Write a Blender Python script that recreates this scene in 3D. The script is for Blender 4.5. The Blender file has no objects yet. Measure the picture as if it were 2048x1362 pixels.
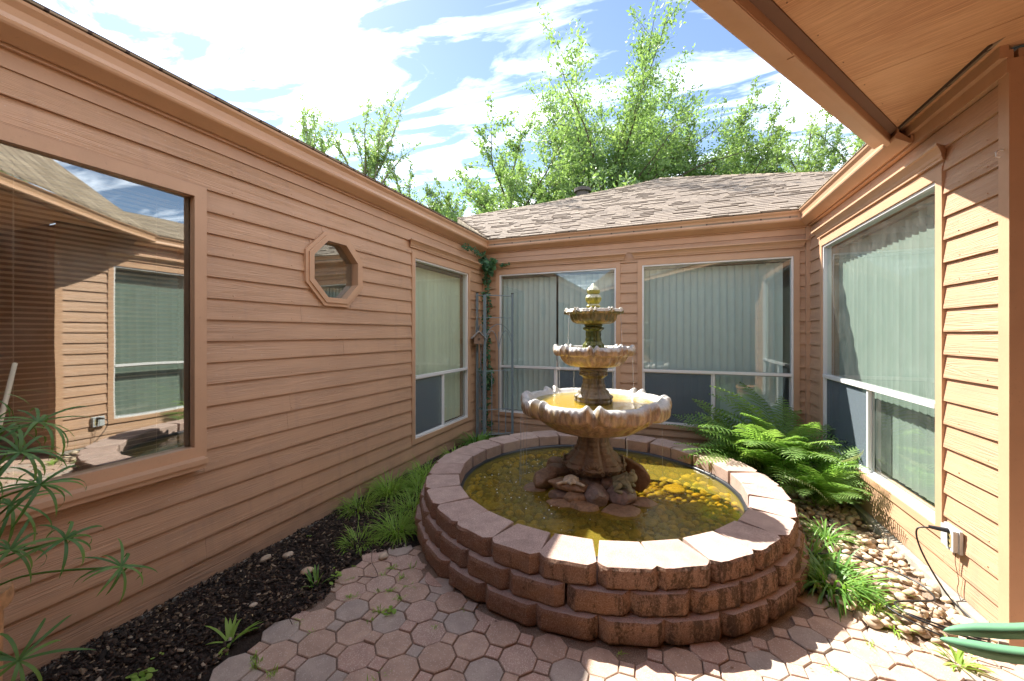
import bpy, math, random
import numpy as np
from mathutils import Vector, Matrix, Euler
R = math.radians
random.seed(7)
rng = np.random.default_rng(7)
sc = bpy.context.scene
col = sc.collection

# ------------------------------------------------------------------ camera, sky, sun, exposure
cam_d = bpy.data.cameras.new('camera')
cam_d.sensor_width = 36; cam_d.lens = 781.4/2048*36
cam_d.shift_y = -13.7/2048; cam_d.clip_start = .02; cam_d.clip_end = 2000
cam = bpy.data.objects.new('camera', cam_d); col.objects.link(cam)
cam.location = (0, 0, 1.44); cam.rotation_euler = (R(90), 0, .3821)
sc.camera = cam
SUN = Vector((-.74, .42, 1)).normalized()      # towards the sun
world = bpy.data.worlds.new('World'); sc.world = world; world.use_nodes = True
wn = world.node_tree; wn.nodes.clear()
def N(nt, t, **kw):
    n = nt.nodes.new(t)
    for k, v in kw.items():
        if k.startswith('_'): setattr(n, k[1:], v)
        else: n.inputs[k.replace('__', ' ')].default_value = v
    return n
sky = N(wn, 'ShaderNodeTexSky', _sky_type='NISHITA', _sun_disc=False)
sky.sun_elevation = math.asin(SUN.z); sky.sun_rotation = math.atan2(SUN.x, SUN.y)
sky.air_density = .8; sky.dust_density = .15; sky.ozone_density = 2.5
tc = N(wn, 'ShaderNodeTexCoord')
sep = N(wn, 'ShaderNodeSeparateXYZ'); wn.links.new(tc.outputs['Generated'], sep.inputs[0])
# cirrus on a plane far overhead: direction divided by its height
mx = N(wn, 'ShaderNodeMath', _operation='MAXIMUM'); wn.links.new(sep.outputs[2], mx.inputs[0]); mx.inputs[1].default_value = .06
dv = N(wn, 'ShaderNodeVectorMath', _operation='DIVIDE'); wn.links.new(tc.outputs['Generated'], dv.inputs[0])
cb = N(wn, 'ShaderNodeCombineXYZ')
for i in range(3): wn.links.new(mx.outputs[0], cb.inputs[i])
wn.links.new(cb.outputs[0], dv.inputs[1])
mp = N(wn, 'ShaderNodeMapping'); mp.inputs['Rotation'].default_value = (0, 0, R(-28)); mp.inputs['Scale'].default_value = (.6, 1.55, 1)
mp.inputs['Location'].default_value = (2.3, .9, 0)
wn.links.new(dv.outputs[0], mp.inputs[0])
nz = N(wn, 'ShaderNodeTexNoise', Scale=1.9, Detail=10, Roughness=.6, Distortion=.9); wn.links.new(mp.outputs[0], nz.inputs[0])
cr = N(wn, 'ShaderNodeValToRGB'); wn.links.new(nz.outputs[0], cr.inputs[0])
cr.color_ramp.elements[0].position = .445; cr.color_ramp.elements[1].position = .80
cr.color_ramp.elements[0].color = (0, 0, 0, 1); cr.color_ramp.elements[1].color = (.9, .9, .9, 1); ce = cr.color_ramp.elements.new(.59); ce.color = (.085, .085, .085, 1)
mixc = N(wn, 'ShaderNodeMix', _data_type='RGBA'); wn.links.new(cr.outputs[0], mixc.inputs[0])
dk = N(wn, 'ShaderNodeMix', _data_type='RGBA', _blend_type='MULTIPLY'); dk.inputs[0].default_value = 1
wn.links.new(sky.outputs[0], dk.inputs[6]); dk.inputs[7].default_value = (.31, .285, .262, 1)
wn.links.new(dk.outputs[2], mixc.inputs[6]); mixc.inputs[7].default_value = (21.0, 21.1, 21.4, 1)
bgn = N(wn, 'ShaderNodeBackground', Strength=.15); wn.links.new(mixc.outputs[2], bgn.inputs[0])
wo = N(wn, 'ShaderNodeOutputWorld'); wn.links.new(bgn.outputs[0], wo.inputs[0])
sun_d = bpy.data.lights.new('sun', 'SUN'); sun_d.energy = 2.0; sun_d.angle = R(.5); sun_d.color = (1, .95, .87)
sun = bpy.data.objects.new('sun', sun_d); col.objects.link(sun)
sun.rotation_euler = SUN.to_track_quat('Z', 'Y').to_euler()
sc.view_settings.view_transform = 'Standard'; sc.view_settings.look = 'None'
sc.view_settings.gamma = 1; sc.view_settings.use_curve_mapping = False
sc.view_settings.exposure = 2.93
sc.cycles.max_bounces = 10; sc.cycles.diffuse_bounces = 5; sc.cycles.glossy_bounces = 5
sc.cycles.transparent_max_bounces = 16; sc.cycles.transmission_bounces = 6
sc.cycles.caustics_reflective = False; sc.cycles.caustics_refractive = False

# ------------------------------------------------------------------ helpers
def tag(o, label=None, cat=None, group=None, kind=None):
    if label: o['label'] = label
    if cat: o['category'] = cat
    if group: o['group'] = group
    if kind: o['kind'] = kind
    return o
def empty(name, loc=(0, 0, 0), rz=0, parent=None):
    o = bpy.data.objects.new(name, None); col.objects.link(o)
    o.location = loc; o.rotation_euler = (0, 0, rz); o.empty_display_size = .1
    if parent: o.parent = parent
    return o
def link(name, me, parent=None, loc=(0, 0, 0), rot=(0, 0, 0), scale=None):
    o = bpy.data.objects.new(name, me); col.objects.link(o)
    o.location = loc; o.rotation_euler = rot
    if scale is not None: o.scale = scale if hasattr(scale, '__len__') else (scale,)*3
    if parent: o.parent = parent
    return o
def mesh_np(name, V, F, mats=(), smooth=False, mi=None):
    me = bpy.data.meshes.new(name)
    V = np.asarray(V, dtype=np.float64)
    if isinstance(F, np.ndarray):
        k = F.shape[1]; n = len(F)
        me.vertices.add(len(V)); me.vertices.foreach_set('co', V.astype(np.float32).ravel())
        me.loops.add(n*k); me.loops.foreach_set('vertex_index', F.astype(np.int32).ravel())
        me.polygons.add(n); me.polygons.foreach_set('loop_start', np.arange(0, n*k, k, dtype=np.int32))
        me.update(calc_edges=True)
    else:
        me.from_pydata([tuple(v) for v in V], [], F); me.update()
    for m in (mats if isinstance(mats, (list, tuple)) else [mats]): me.materials.append(m)
    if mi is not None: me.polygons.foreach_set('material_index', np.asarray(mi, dtype=np.int32))
    if smooth: me.polygons.foreach_set('use_smooth', np.ones(len(me.polygons), dtype=bool))
    me.validate()
    return me
class MB:
    def __init__(s): s.v = []; s.f = []; s.m = []
    def add(s, V, F, m=0):
        b = len(s.v); s.v += [tuple(v) for v in V]; s.f += [tuple(b+i for i in f) for f in F]; s.m += [m]*len(F)
    def box(s, x0, y0, z0, x1, y1, z1, m=0):
        if x0 > x1: x0, x1 = x1, x0
        if y0 > y1: y0, y1 = y1, y0
        V = [(x0,y0,z0),(x1,y0,z0),(x1,y1,z0),(x0,y1,z0),(x0,y0,z1),(x1,y0,z1),(x1,y1,z1),(x0,y1,z1)]
        s.add(V, [(0,3,2,1),(4,5,6,7),(0,1,5,4),(1,2,6,5),(2,3,7,6),(3,0,4,7)], m)
    def prism(s, poly, a, b, axis='x', m=0):
        """poly: closed list of 2-D points; swept from a to b along axis. axis x: (y,z) ; z: (x,y)"""
        n = len(poly)
        def P(p, t): return (t, p[0], p[1]) if axis == 'x' else ((p[0], t, p[1]) if axis == 'y' else (p[0], p[1], t))
        V = [P(p, a) for p in poly]+[P(p, b) for p in poly]
        F = [(i, (i+1) % n, n+(i+1) % n, n+i) for i in range(n)]+[tuple(range(n))[::-1], tuple(range(n, 2*n))]
        s.add(V, F, m)
    def tube(s, pts, r, n=6, m=0, cap=True):
        pts = [Vector(p) for p in pts]; rs = r if hasattr(r, '__len__') else [r]*len(pts)
        V = []; up = None
        for i, p in enumerate(pts):
            d = (pts[min(i+1, len(pts)-1)]-pts[max(i-1, 0)]).normalized()
            if up is None: up = Vector((0, 0, 1)) if abs(d.z) < .9 else Vector((1, 0, 0))
            a = d.cross(up).normalized(); up = a.cross(d).normalized()
            for k in range(n):
                t = 2*math.pi*k/n; V.append(p+(a*math.cos(t)+up*math.sin(t))*rs[i])
        F = [(i*n+k, i*n+(k+1) % n, (i+1)*n+(k+1) % n, (i+1)*n+k) for i in range(len(pts)-1) for k in range(n)]
        if cap: F += [tuple(range(n))[::-1], tuple(range((len(pts)-1)*n, len(pts)*n))]
        s.add(V, F, m)
    def mesh(s, name, mats, smooth=False):
        return mesh_np(name, s.v, s.f, mats, smooth, s.m)
    def build(s, name, mats, parent=None, loc=(0, 0, 0), rot=(0, 0, 0), smooth=False):
        return link(name, s.mesh(name, mats, smooth), parent, loc, rot)
def autosmooth(me, ang=35):
    """sharp edges above an angle, smooth elsewhere"""
    me.polygons.foreach_set('use_smooth', np.ones(len(me.polygons), dtype=bool))
    import bmesh
    bm = bmesh.new(); bm.from_mesh(me)
    bmesh.ops.recalc_face_normals(bm, faces=bm.faces)
    for e in bm.edges: e.smooth = not (len(e.link_faces) == 2 and e.calc_face_angle(0) > R(ang))
    bm.to_mesh(me); bm.free()
    return me

# ------------------------------------------------------------------ materials
def mat(name, base=(.5, .5, .5), rough=.7, spec=.5, **kw):
    m = bpy.data.materials.new(name); m.use_nodes = True
    b = m.node_tree.nodes['Principled BSDF']
    b.inputs['Base Color'].default_value = (*base, 1); b.inputs['Roughness'].default_value = rough
    b.inputs['Specular IOR Level'].default_value = spec
    for k, v in kw.items(): b.inputs[k.replace('_', ' ')].default_value = v
    return m
def noise(nt, vec, scale, detail=4, rough=.55, dist=0.):
    n = N(nt, 'ShaderNodeTexNoise', Scale=scale, Detail=detail, Roughness=rough, Distortion=dist)
    if vec: nt.links.new(vec, n.inputs['Vector'])
    return n.outputs[0]
def ramp(nt, fac, stops):
    r = N(nt, 'ShaderNodeValToRGB'); nt.links.new(fac, r.inputs[0]); e = r.color_ramp.elements
    e[0].position, e[0].color = stops[0][0], (*stops[0][1], 1); e[1].position, e[1].color = stops[-1][0], (*stops[-1][1], 1)
    for p, c in stops[1:-1]:
        x = e.new(p); x.color = (*c, 1)
    return r.outputs[0]
def g(v): return (v, v, v)
def mixrgb(nt, fac, a, b, mode='MIX'):
    n = N(nt, 'ShaderNodeMix', _data_type='RGBA', _blend_type=mode)
    for inp, v in ((n.inputs[0], fac), (n.inputs[6], a), (n.inputs[7], b)):
        if isinstance(v, (int, float)): inp.default_value = v
        elif isinstance(v, tuple): inp.default_value = (*v, 1)
        else: nt.links.new(v, inp)
    return n.outputs[2]
def coords(nt, kind='Object', scale=(1, 1, 1), rand=True, loc=(0, 0, 0)):
    t = N(nt, 'ShaderNodeTexCoord'); out = t.outputs[kind]
    m = N(nt, 'ShaderNodeMapping'); m.inputs['Scale'].default_value = scale; m.inputs['Location'].default_value = loc
    if rand:
        oi = N(nt, 'ShaderNodeObjectInfo'); mu = N(nt, 'ShaderNodeMath', _operation='MULTIPLY'); nt.links.new(oi.outputs['Random'], mu.inputs[0]); mu.inputs[1].default_value = 57.
        ad = N(nt, 'ShaderNodeVectorMath', _operation='ADD'); nt.links.new(out, ad.inputs[0]); nt.links.new(mu.outputs[0], ad.inputs[1]); out = ad.outputs[0]
    nt.links.new(out, m.inputs[0]); return m.outputs[0]
def world_pos(nt, scale=(1, 1, 1)):
    gm = N(nt, 'ShaderNodeNewGeometry'); m = N(nt, 'ShaderNodeMapping'); m.inputs['Scale'].default_value = scale
    nt.links.new(gm.outputs['Position'], m.inputs[0]); return m.outputs[0]
def rnd(nt): return N(nt, 'ShaderNodeObjectInfo').outputs['Random']
def bump(m, height, strength=.3, dist=.01):
    nt = m.node_tree; b = N(nt, 'ShaderNodeBump', Strength=strength, Distance=dist)
    nt.links.new(height, b.inputs['Height']); nt.links.new(b.outputs[0], nt.nodes['Principled BSDF'].inputs['Normal'])
def setc(m, out, inp='Base Color'): m.node_tree.links.new(out, m.node_tree.nodes['Principled BSDF'].inputs[inp])

PAINT = (.53, .325, .198)
def siding_mat(name='painted cedar siding', c=PAINT):
    m = mat(name, c, .5, .45); nt = m.node_tree
    v = coords(nt, 'Object', (.55, 4, 20))
    n1 = noise(nt, v, 1.0, 2, .5, 1.6)
    # contour lines of a stretched noise make the cathedral grain
    mu = N(nt, 'ShaderNodeMath', _operation='MULTIPLY'); nt.links.new(n1, mu.inputs[0]); mu.inputs[1].default_value = 75.
    sn = N(nt, 'ShaderNodeMath', _operation='SINE'); nt.links.new(mu.outputs[0], sn.inputs[0])
    v2 = coords(nt, 'Object', (3, 10, 160)); n2 = noise(nt, v2, 1.5, 3)
    md = noise(nt, coords(nt, 'Object', (1.2, 1, 9)), 1.3, 2)
    mr = ramp(nt, md, [(.38, g(.15)), (.62, g(1))])
    h = mixrgb(nt, .42, sn.outputs[0], n2, 'MIX'); h = mixrgb(nt, 1., h, mr, 'MULTIPLY')
    bump(m, h, .5, .0035)
    a = mixrgb(nt, noise(nt, world_pos(nt, (.8, .8, .8)), 2.2, 5), tuple(x*.80 for x in c), tuple(min(1, x*1.14) for x in c))
    a = mixrgb(nt, ramp(nt, noise(nt, world_pos(nt, (9, 9, .9)), 1.6, 5), [(.55, g(0)), (.75, g(.35))]), a, (.36, .235, .17))
    a = mixrgb(nt, ramp(nt, noise(nt, world_pos(nt, (33, 33, 33)), 2, 2), [(.70, g(0)), (.74, g(.55))]), a, (.62, .5, .4))
    r = rnd(nt); a = mixrgb(nt, ramp(nt, r, [(0, g(.0)), (1, g(.3))]), a, tuple(x*.82 for x in c))
    gr = ramp(nt, n2, [(.3, g(.82)), (.6, g(1.03))]); a = mixrgb(nt, .55, a, gr, 'MULTIPLY')
    # rain splash and dust near the ground, streaks and specks
    gm = N(nt, 'ShaderNodeNewGeometry'); sz = N(nt, 'ShaderNodeSeparateXYZ'); nt.links.new(gm.outputs['Position'], sz.inputs[0])
    ad = N(nt, 'ShaderNodeMath', _operation='MULTIPLY_ADD'); nt.links.new(noise(nt, world_pos(nt, (5, 5, 7)), 1.4, 5), ad.inputs[0]); ad.inputs[1].default_value = .35; nt.links.new(sz.outputs[2], ad.inputs[2])
    dm = ramp(nt, ad.outputs[0], [(.14, g(.5)), (.36, g(0))])
    a = mixrgb(nt, dm, a, (.2, .13, .09))
    setc(m, a); return m
M = {}
M['siding'] = siding_mat()
def trim_mat(name, c, rough=.45):
    m = mat(name, c, rough, .45); nt = m.node_tree
    n1 = noise(nt, world_pos(nt, (3, 3, 3)), 2, 6)
    a = mixrgb(nt, n1, tuple(x*.86 for x in c), tuple(x*1.1 for x in c))
    sp = ramp(nt, noise(nt, world_pos(nt, (40, 40, 40)), 2, 3), [(.66, g(0)), (.72, g(.35))]); a = mixrgb(nt, sp, a, tuple(x*.6 for x in c))
    setc(m, a); bump(m, noise(nt, world_pos(nt, (25, 25, 25)), 2, 4), .12, .004); return m
M['trim'] = trim_mat('painted trim', PAINT)
M['gutter'] = trim_mat('painted metal gutter', (.53, .32, .19), .3)
def ply():
    c = (.40, .185, .08); m = mat('stained plywood soffit', c, .55, .35); nt = m.node_tree
    v = coords(nt, 'Object', (1.1, 13, 1), False)
    n1 = noise(nt, v, 1.3, 3, .6, .9); mu = N(nt, 'ShaderNodeMath', _operation='MULTIPLY'); nt.links.new(n1, mu.inputs[0]); mu.inputs[1].default_value = 60
    s = N(nt, 'ShaderNodeMath', _operation='SINE'); nt.links.new(mu.outputs[0], s.inputs[0])
    f = noise(nt, coords(nt, 'Object', (2.5, 90, 1), False), 1.6, 5, .65)
    a = mixrgb(nt, ramp(nt, f, [(.36, g(0)), (.62, g(1))]), (.38, .18, .08), (.74, .43, .23))
    a = mixrgb(nt, ramp(nt, s.outputs[0], [(-.0, g(.35)), (1, g(0))]), a, (.42, .21, .10))
    a = mixrgb(nt, ramp(nt, noise(nt, coords(nt, 'Object', (1, 1.5, 1), False), 1.7, 5), [(.35, g(0)), (.7, g(.6))]), a, (.74, .47, .27))
    setc(m, a); bump(m, f, .35, .004); return m
M['ply'] = ply()
M['dark_gap'] = mat('dark brown timber', (.17, .095, .06), .8)
M['alu'] = mat('mill finish aluminium', (.80, .80, .79), .38, .5, Metallic=.15)
M['alu_dark'] = mat('dull aluminium track', (.42, .44, .44), .5, .5, Metallic=.3)
def schlick(nt, f0, normal=None):
    # same reflectance seen from either side of a thin sheet
    lw = N(nt, 'ShaderNodeLayerWeight', Blend=.5); pw = N(nt, 'ShaderNodeMath', _operation='POWER'); nt.links.new(lw.outputs['Facing'], pw.inputs[0]); pw.inputs[1].default_value = 4.6
    if normal: nt.links.new(normal, lw.inputs['Normal'])
    mr = N(nt, 'ShaderNodeMapRange'); nt.links.new(pw.outputs[0], mr.inputs[0]); mr.inputs[3].default_value = f0; mr.inputs[4].default_value = 1; return mr
def glass(name, tint, refl, wave=.0):
    m = bpy.data.materials.new(name); m.use_nodes = True; nt = m.node_tree; nt.nodes.clear()
    o = N(nt, 'ShaderNodeOutputMaterial'); t = N(nt, 'ShaderNodeBsdfTransparent', Color=(*tint, 1)); gl = N(nt, 'ShaderNodeBsdfGlossy', Roughness=.012, Color=(.93, .97, .95, 1))
    mr = schlick(nt, refl)
    mx_ = N(nt, 'ShaderNodeMixShader'); nt.links.new(mr.outputs[0], mx_.inputs[0]); nt.links.new(t.outputs[0], mx_.inputs[1]); nt.links.new(gl.outputs[0], mx_.inputs[2])
    if wave:
        b = N(nt, 'ShaderNodeBump', Strength=wave, Distance=.02); nt.links.new(noise(nt, world_pos(nt, (1, 1.3, 1)), 1.6, 1), b.inputs['Height']); nt.links.new(b.outputs[0], gl.inputs['Normal'])
    # thin film of dust
    df = N(nt, 'ShaderNodeBsdfDiffuse', Color=(.55, .56, .5, 1)); m2 = N(nt, 'ShaderNodeMixShader')
    nt.links.new(ramp(nt, noise(nt, world_pos(nt, (4, 4, 2)), 3, 6), [(.4, g(.015)), (.75, g(.07))]), m2.inputs[0])
    nt.links.new(mx_.outputs[0], m2.inputs[1]); nt.links.new(df.outputs[0], m2.inputs[2]); nt.links.new(m2.outputs[0], o.inputs[0]); return m
M['glass'] = glass('tinted window glass', (.84, .90, .87), .12, .035)
M['glass_big'] = glass('reflective picture window glass', (.72, .74, .68), .34, .06)
M['screen'] = None
def screen():
    m = bpy.data.materials.new('insect screen mesh'); m.use_nodes = True; nt = m.node_tree; nt.nodes.clear()
    o = N(nt, 'ShaderNodeOutputMaterial'); t = N(nt, 'ShaderNodeBsdfTransparent', Color=(.8, .8, .82, 1)); d = N(nt, 'ShaderNodeBsdfDiffuse', Color=(.20, .245, .275, 1))
    mx_ = N(nt, 'ShaderNodeMixShader', Fac=.42); nt.links.new(t.outputs[0], mx_.inputs[1]); nt.links.new(d.outputs[0], mx_.inputs[2]); nt.links.new(mx_.outputs[0], o.inputs[0]); return m
M['screen'] = screen()
def blindm(name, c):
    m = mat(name, c, .55, .4); nt = m.node_tree
    setc(m, mixrgb(nt, ramp(nt, rnd(nt), [(0, g(0)), (1, g(.35))]), c, tuple(x*.75 for x in c))); return m
M['vblind'] = blindm('pale grey green vertical vane', (.28, .33, .29))
M['vblind_dark'] = blindm('grey vertical vane', (.66, .76, .76))
M['vblind_cream'] = blindm('cream vertical vane', (.78, .80, .60))
M['mini'] = blindm('brown aluminium blind slat', (.72, .64, .52))
M['room'] = mat('dim interior wall', (.3, .29, .26), .9)
M['room_light'] = mat('interior wall paint', (.42, .40, .34), .9)
def concrete():
    m = mat('weathered concrete footing', (.33, .31, .27), .9); nt = m.node_tree
    setc(m, mixrgb(nt, noise(nt, world_pos(nt, (8, 8, 8)), 2, 6), (.22, .2, .16), (.42, .39, .34))); bump(m, noise(nt, world_pos(nt, (60, 60, 60)), 2, 4), .4, .004); return m
M['concrete'] = concrete()
def shingle(name='asphalt shingle', tex=False):
    m = mat(name, (.3, .24, .18), .93, .25); nt = m.node_tree
    c = ramp(nt, rnd(nt), [(0, (.17, .135, .108)), (.3, (.22, .178, .142)), (.7, (.26, .212, .168)), (1, (.20, .163, .132))])
    p = world_pos(nt, (1, 1, 1))
    if tex:
        br = N(nt, 'ShaderNodeTexBrick', _offset=.5); br.inputs['Scale'].default_value = 1; br.inputs['Brick Width'].default_value = .27; br.inputs['Row Height'].default_value = .13; br.inputs['Mortar Size'].default_value = .008
        br.inputs['Color1'].default_value = (.30, .24, .17, 1); br.inputs['Color2'].default_value = (.2, .155, .105, 1); br.inputs['Mortar'].default_value = (.07, .05, .04, 1)
        nt.links.new(coords(nt, 'Object', (1, 1, 1), False), br.inputs[0]); c = br.outputs[0]; bump(m, br.outputs['Fac'], -.4, .01)
    sp = noise(nt, coords(nt, 'Object', (140, 140, 140)), 2, 3, .7)
    a = mixrgb(nt, 1., c, ramp(nt, sp, [(.3, g(.7)), (.7, g(1.4))]), 'MULTIPLY')
    a = mixrgb(nt, .5, a, ramp(nt, noise(nt, p, 1.3, 5), [(.3, g(.75)), (.7, g(1.2))]), 'MULTIPLY')
    setc(m, a)
    if not tex: bump(m, sp, .5, .004)
    return m
M['shingle'] = shingle(); M['shingle_far'] = shingle('asphalt shingle roofing', True)
def shingle_stuff():
    m = mat('asphalt shingle upper courses', (.3, .24, .18), .93, .25); nt = m.node_tree
    gm = N(nt, 'ShaderNodeNewGeometry')
    c = ramp(nt, gm.outputs['Random Per Island'], [(0, (.17, .135, .108)), (.3, (.22, .178, .142)), (.7, (.26, .212, .168)), (1, (.20, .163, .132))])
    sp = noise(nt, world_pos(nt, (140, 140, 140)), 2, 3, .7)
    setc(m, mixrgb(nt, 1., c, ramp(nt, sp, [(.3, g(.7)), (.7, g(1.4))]), 'MULTIPLY')); return m
M['shingle_stuff'] = shingle_stuff()
def soil():
    m = mat('dark soil', (.03, .022, .017), .95, .2); nt = m.node_tree
    setc(m, mixrgb(nt, noise(nt, world_pos(nt, (30, 30, 30)), 2, 6), (.012, .009, .008), (.075, .055, .042)))
    bump(m, noise(nt, world_pos(nt, (45, 45, 45)), 2, 6, .7), .8, .02); return m
M['soil'] = soil()
def sand():
    m = mat('sandy joint fill', (.25, .17, .12), .95, .2); nt = m.node_tree
    a = mixrgb(nt, noise(nt, world_pos(nt, (9, 9, 9)), 2, 6), (.13, .085, .06), (.36, .25, .18))
    a = mixrgb(nt, ramp(nt, noise(nt, world_pos(nt, (90, 90, 90)), 2, 4), [(.5, g(0)), (.62, g(.6))]), a, (.45, .38, .30))
    setc(m, a); bump(m, noise(nt, world_pos(nt, (70, 70, 70)), 2, 5, .7), .6, .01); return m
M['sand'] = sand()
def lawn():
    m = mat('mown lawn', (.06, .1, .03), .95, .2); nt = m.node_tree
    setc(m, mixrgb(nt, noise(nt, world_pos(nt, (3, 3, 3)), 2, 8), (.035, .065, .018), (.10, .14, .045))); return m
M['lawn'] = lawn()
def island_mat(name, stops, rough=.9, speck=None, bs=.0):
    m = mat(name, stops[0][1], rough, .3); nt = m.node_tree; gm = N(nt, 'ShaderNodeNewGeometry')
    a = ramp(nt, gm.outputs['Random Per Island'], stops)
    if speck: a = mixrgb(nt, .8, a, ramp(nt, noise(nt, world_pos(nt, g(speck)), 2, 4), [(.3, g(.6)), (.7, g(1.3))]), 'MULTIPLY')
    setc(m, a); return m
M['mulch'] = island_mat('bark mulch chips', [(0, (.016, .012, .010)), (.66, (.055, .040, .030)), (.86, (.09, .06, .04)), (.96, (.25, .18, .11)), (1, (.42, .34, .24))], .85)
def paver(name, c1, c2, speck, amt):
    m = mat(name, c1, .9, .25); nt = m.node_tree
    a = mixrgb(nt, rnd(nt), c1, c2)
    a = mixrgb(nt, .6, a, ramp(nt, noise(nt, world_pos(nt, (7, 7, 7)), 2, 6), [(.3, g(.72)), (.7, g(1.18))]), 'MULTIPLY')
    v = N(nt, 'ShaderNodeTexVoronoi', Scale=175.); nt.links.new(coords(nt, 'Object', (1, 1, 1)), v.inputs['Vector'])
    sepc = N(nt, 'ShaderNodeSeparateColor'); nt.links.new(v.outputs['Color'], sepc.inputs[0])
    mk = mixrgb(nt, 1., ramp(nt, sepc.outputs[0], [(1-amt, g(0)), (1-amt+.04, g(1))]), ramp(nt, v.outputs['Distance'], [(.28, g(1)), (.5, g(0))]), 'MULTIPLY')
    a = mixrgb(nt, mk, a, speck)
    dk = ramp(nt, noise(nt, coords(nt, 'Object', (120, 120, 120)), 2, 3), [(.28, g(.55)), (.45, g(0))]); a = mixrgb(nt, dk, a, tuple(x*.45 for x in c1))
    setc(m, a); bump(m, noise(nt, coords(nt, 'Object', (150, 150, 150)), 2, 4, .7), .55, .004); return m
M['paver_pink'] = paver('pink concrete paver', (.54, .385, .29), (.48, .335, .25), (.64, .52, .43), .25)
M['paver_grey'] = paver('grey concrete paver', (.48, .39, .32), (.44, .365, .305), (.58, .5, .42), .18)
M['paver_agg'] = paver('exposed aggregate paver', (.52, .345, .27), (.48, .345, .275), (.66, .54, .42), .5)
def block_top():
    m = mat('tumbled concrete block top', (.42, .25, .2), .93, .25); nt = m.node_tree
    a = mixrgb(nt, rnd(nt), (.50, .37, .31), (.45, .32, .265))
    a = mixrgb(nt, .6, a, ramp(nt, noise(nt, world_pos(nt, (6, 6, 6)), 2, 6), [(.3, g(.75)), (.7, g(1.2))]), 'MULTIPLY')
    sp = ramp(nt, noise(nt, coords(nt, 'Object', (160, 160, 160)), 2, 3), [(.34, g(.6)), (.66, g(1.3))]); a = mixrgb(nt, 1., a, sp, 'MULTIPLY')
    setc(m, a); bump(m, noise(nt, coords(nt, 'Object', (150, 150, 150)), 2, 4, .7), .5, .004); return m
def block_face():
    m = mat('split concrete block face', (.3, .1, .06), .95, .25); nt = m.node_tree
    a = mixrgb(nt, rnd(nt), (.38, .215, .15), (.45, .265, .185))
    a = mixrgb(nt, ramp(nt, noise(nt, world_pos(nt, (2.2, 2.2, 5)), 2, 4), [(.45, g(0)), (.65, g(.6))]), a, (.44, .22, .11))
    gr = noise(nt, coords(nt, 'Object', (95, 95, 95)), 2, 5, .85)
    a = mixrgb(nt, ramp(nt, gr, [(.52, g(0)), (.60, g(.85))]), a, (.66, .48, .36))
    a = mixrgb(nt, ramp(nt, gr, [(.38, g(.7)), (.46, g(0))]), a, (.15, .075, .05))
    # black mildew runs down the faces in vertical streaks
    st = mixrgb(nt, .45, noise(nt, world_pos(nt, (11, 11, 2.2)), 2, 4, .6), noise(nt, world_pos(nt, (45, 45, 30)), 2, 5, .7))
    gm = N(nt, 'ShaderNodeNewGeometry'); sx = N(nt, 'ShaderNodeSeparateXYZ'); nt.links.new(gm.outputs['Position'], sx.inputs[0])
    side = N(nt, 'ShaderNodeMapRange'); nt.links.new(sx.outputs[0], side.inputs[0]); side.inputs[1].default_value = -1.3; side.inputs[2].default_value = .1; side.inputs[3].default_value = -.15; side.inputs[4].default_value = .05
    ad = N(nt, 'ShaderNodeMath', _operation='ADD'); nt.links.new(st, ad.inputs[0]); nt.links.new(side.outputs[0], ad.inputs[1])
    a = mixrgb(nt, ramp(nt, ad.outputs[0], [(.5, g(0)), (.6, g(.8))]), a, (.07, .048, .03))
    setc(m, a); bump(m, gr, 1.0, .02); return m
M['block_top'] = block_top(); M['block_face'] = block_face()
M['liner'] = mat('black rubber pond liner', (.02, .023, .028), .32, .5)
def stonem(name, c1, c2, c3, rough=.75, obj=True, wet=0):
    m = mat(name, c1, rough, .4); nt = m.node_tree
    src = rnd(nt) if obj else N(nt, 'ShaderNodeNewGeometry').outputs['Random Per Island']
    a = ramp(nt, src, [(0, c1), (.5, c2), (1, c3)])
    a = mixrgb(nt, .8, a, ramp(nt, noise(nt, world_pos(nt, (16, 16, 16)), 2, 6, .6, .5), [(.25, g(.42)), (.7, g(1.4))]), 'MULTIPLY')
    setc(m, a); bump(m, noise(nt, world_pos(nt, (50, 50, 50)), 2, 5), .3, .006); return m
M['river'] = stonem('tan river stone', (.50, .37, .24), (.58, .48, .36), (.38, .27, .17))
M['river_stuff'] = stonem('tan river stone bed', (.46, .34, .22), (.52, .43, .33), (.34, .24, .15), obj=False)
M['pondstone'] = stonem('algae coated pond stone', (.58, .42, .10), (.40, .31, .08), (.30, .27, .11), .6)
M['pondstone_stuff'] = stonem('algae coated pond bed', (.55, .38, .06), (.46, .33, .06), (.34, .30, .10), .6, obj=False)
M['rock'] = stonem('brown sandstone slab', (.25, .155, .095), (.32, .2, .12), (.19, .13, .10), .5)
M['rock_grey'] = stonem('purple grey slate rock', (.25, .19, .175), (.28, .21, .19), (.2, .165, .16), .42)
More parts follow.
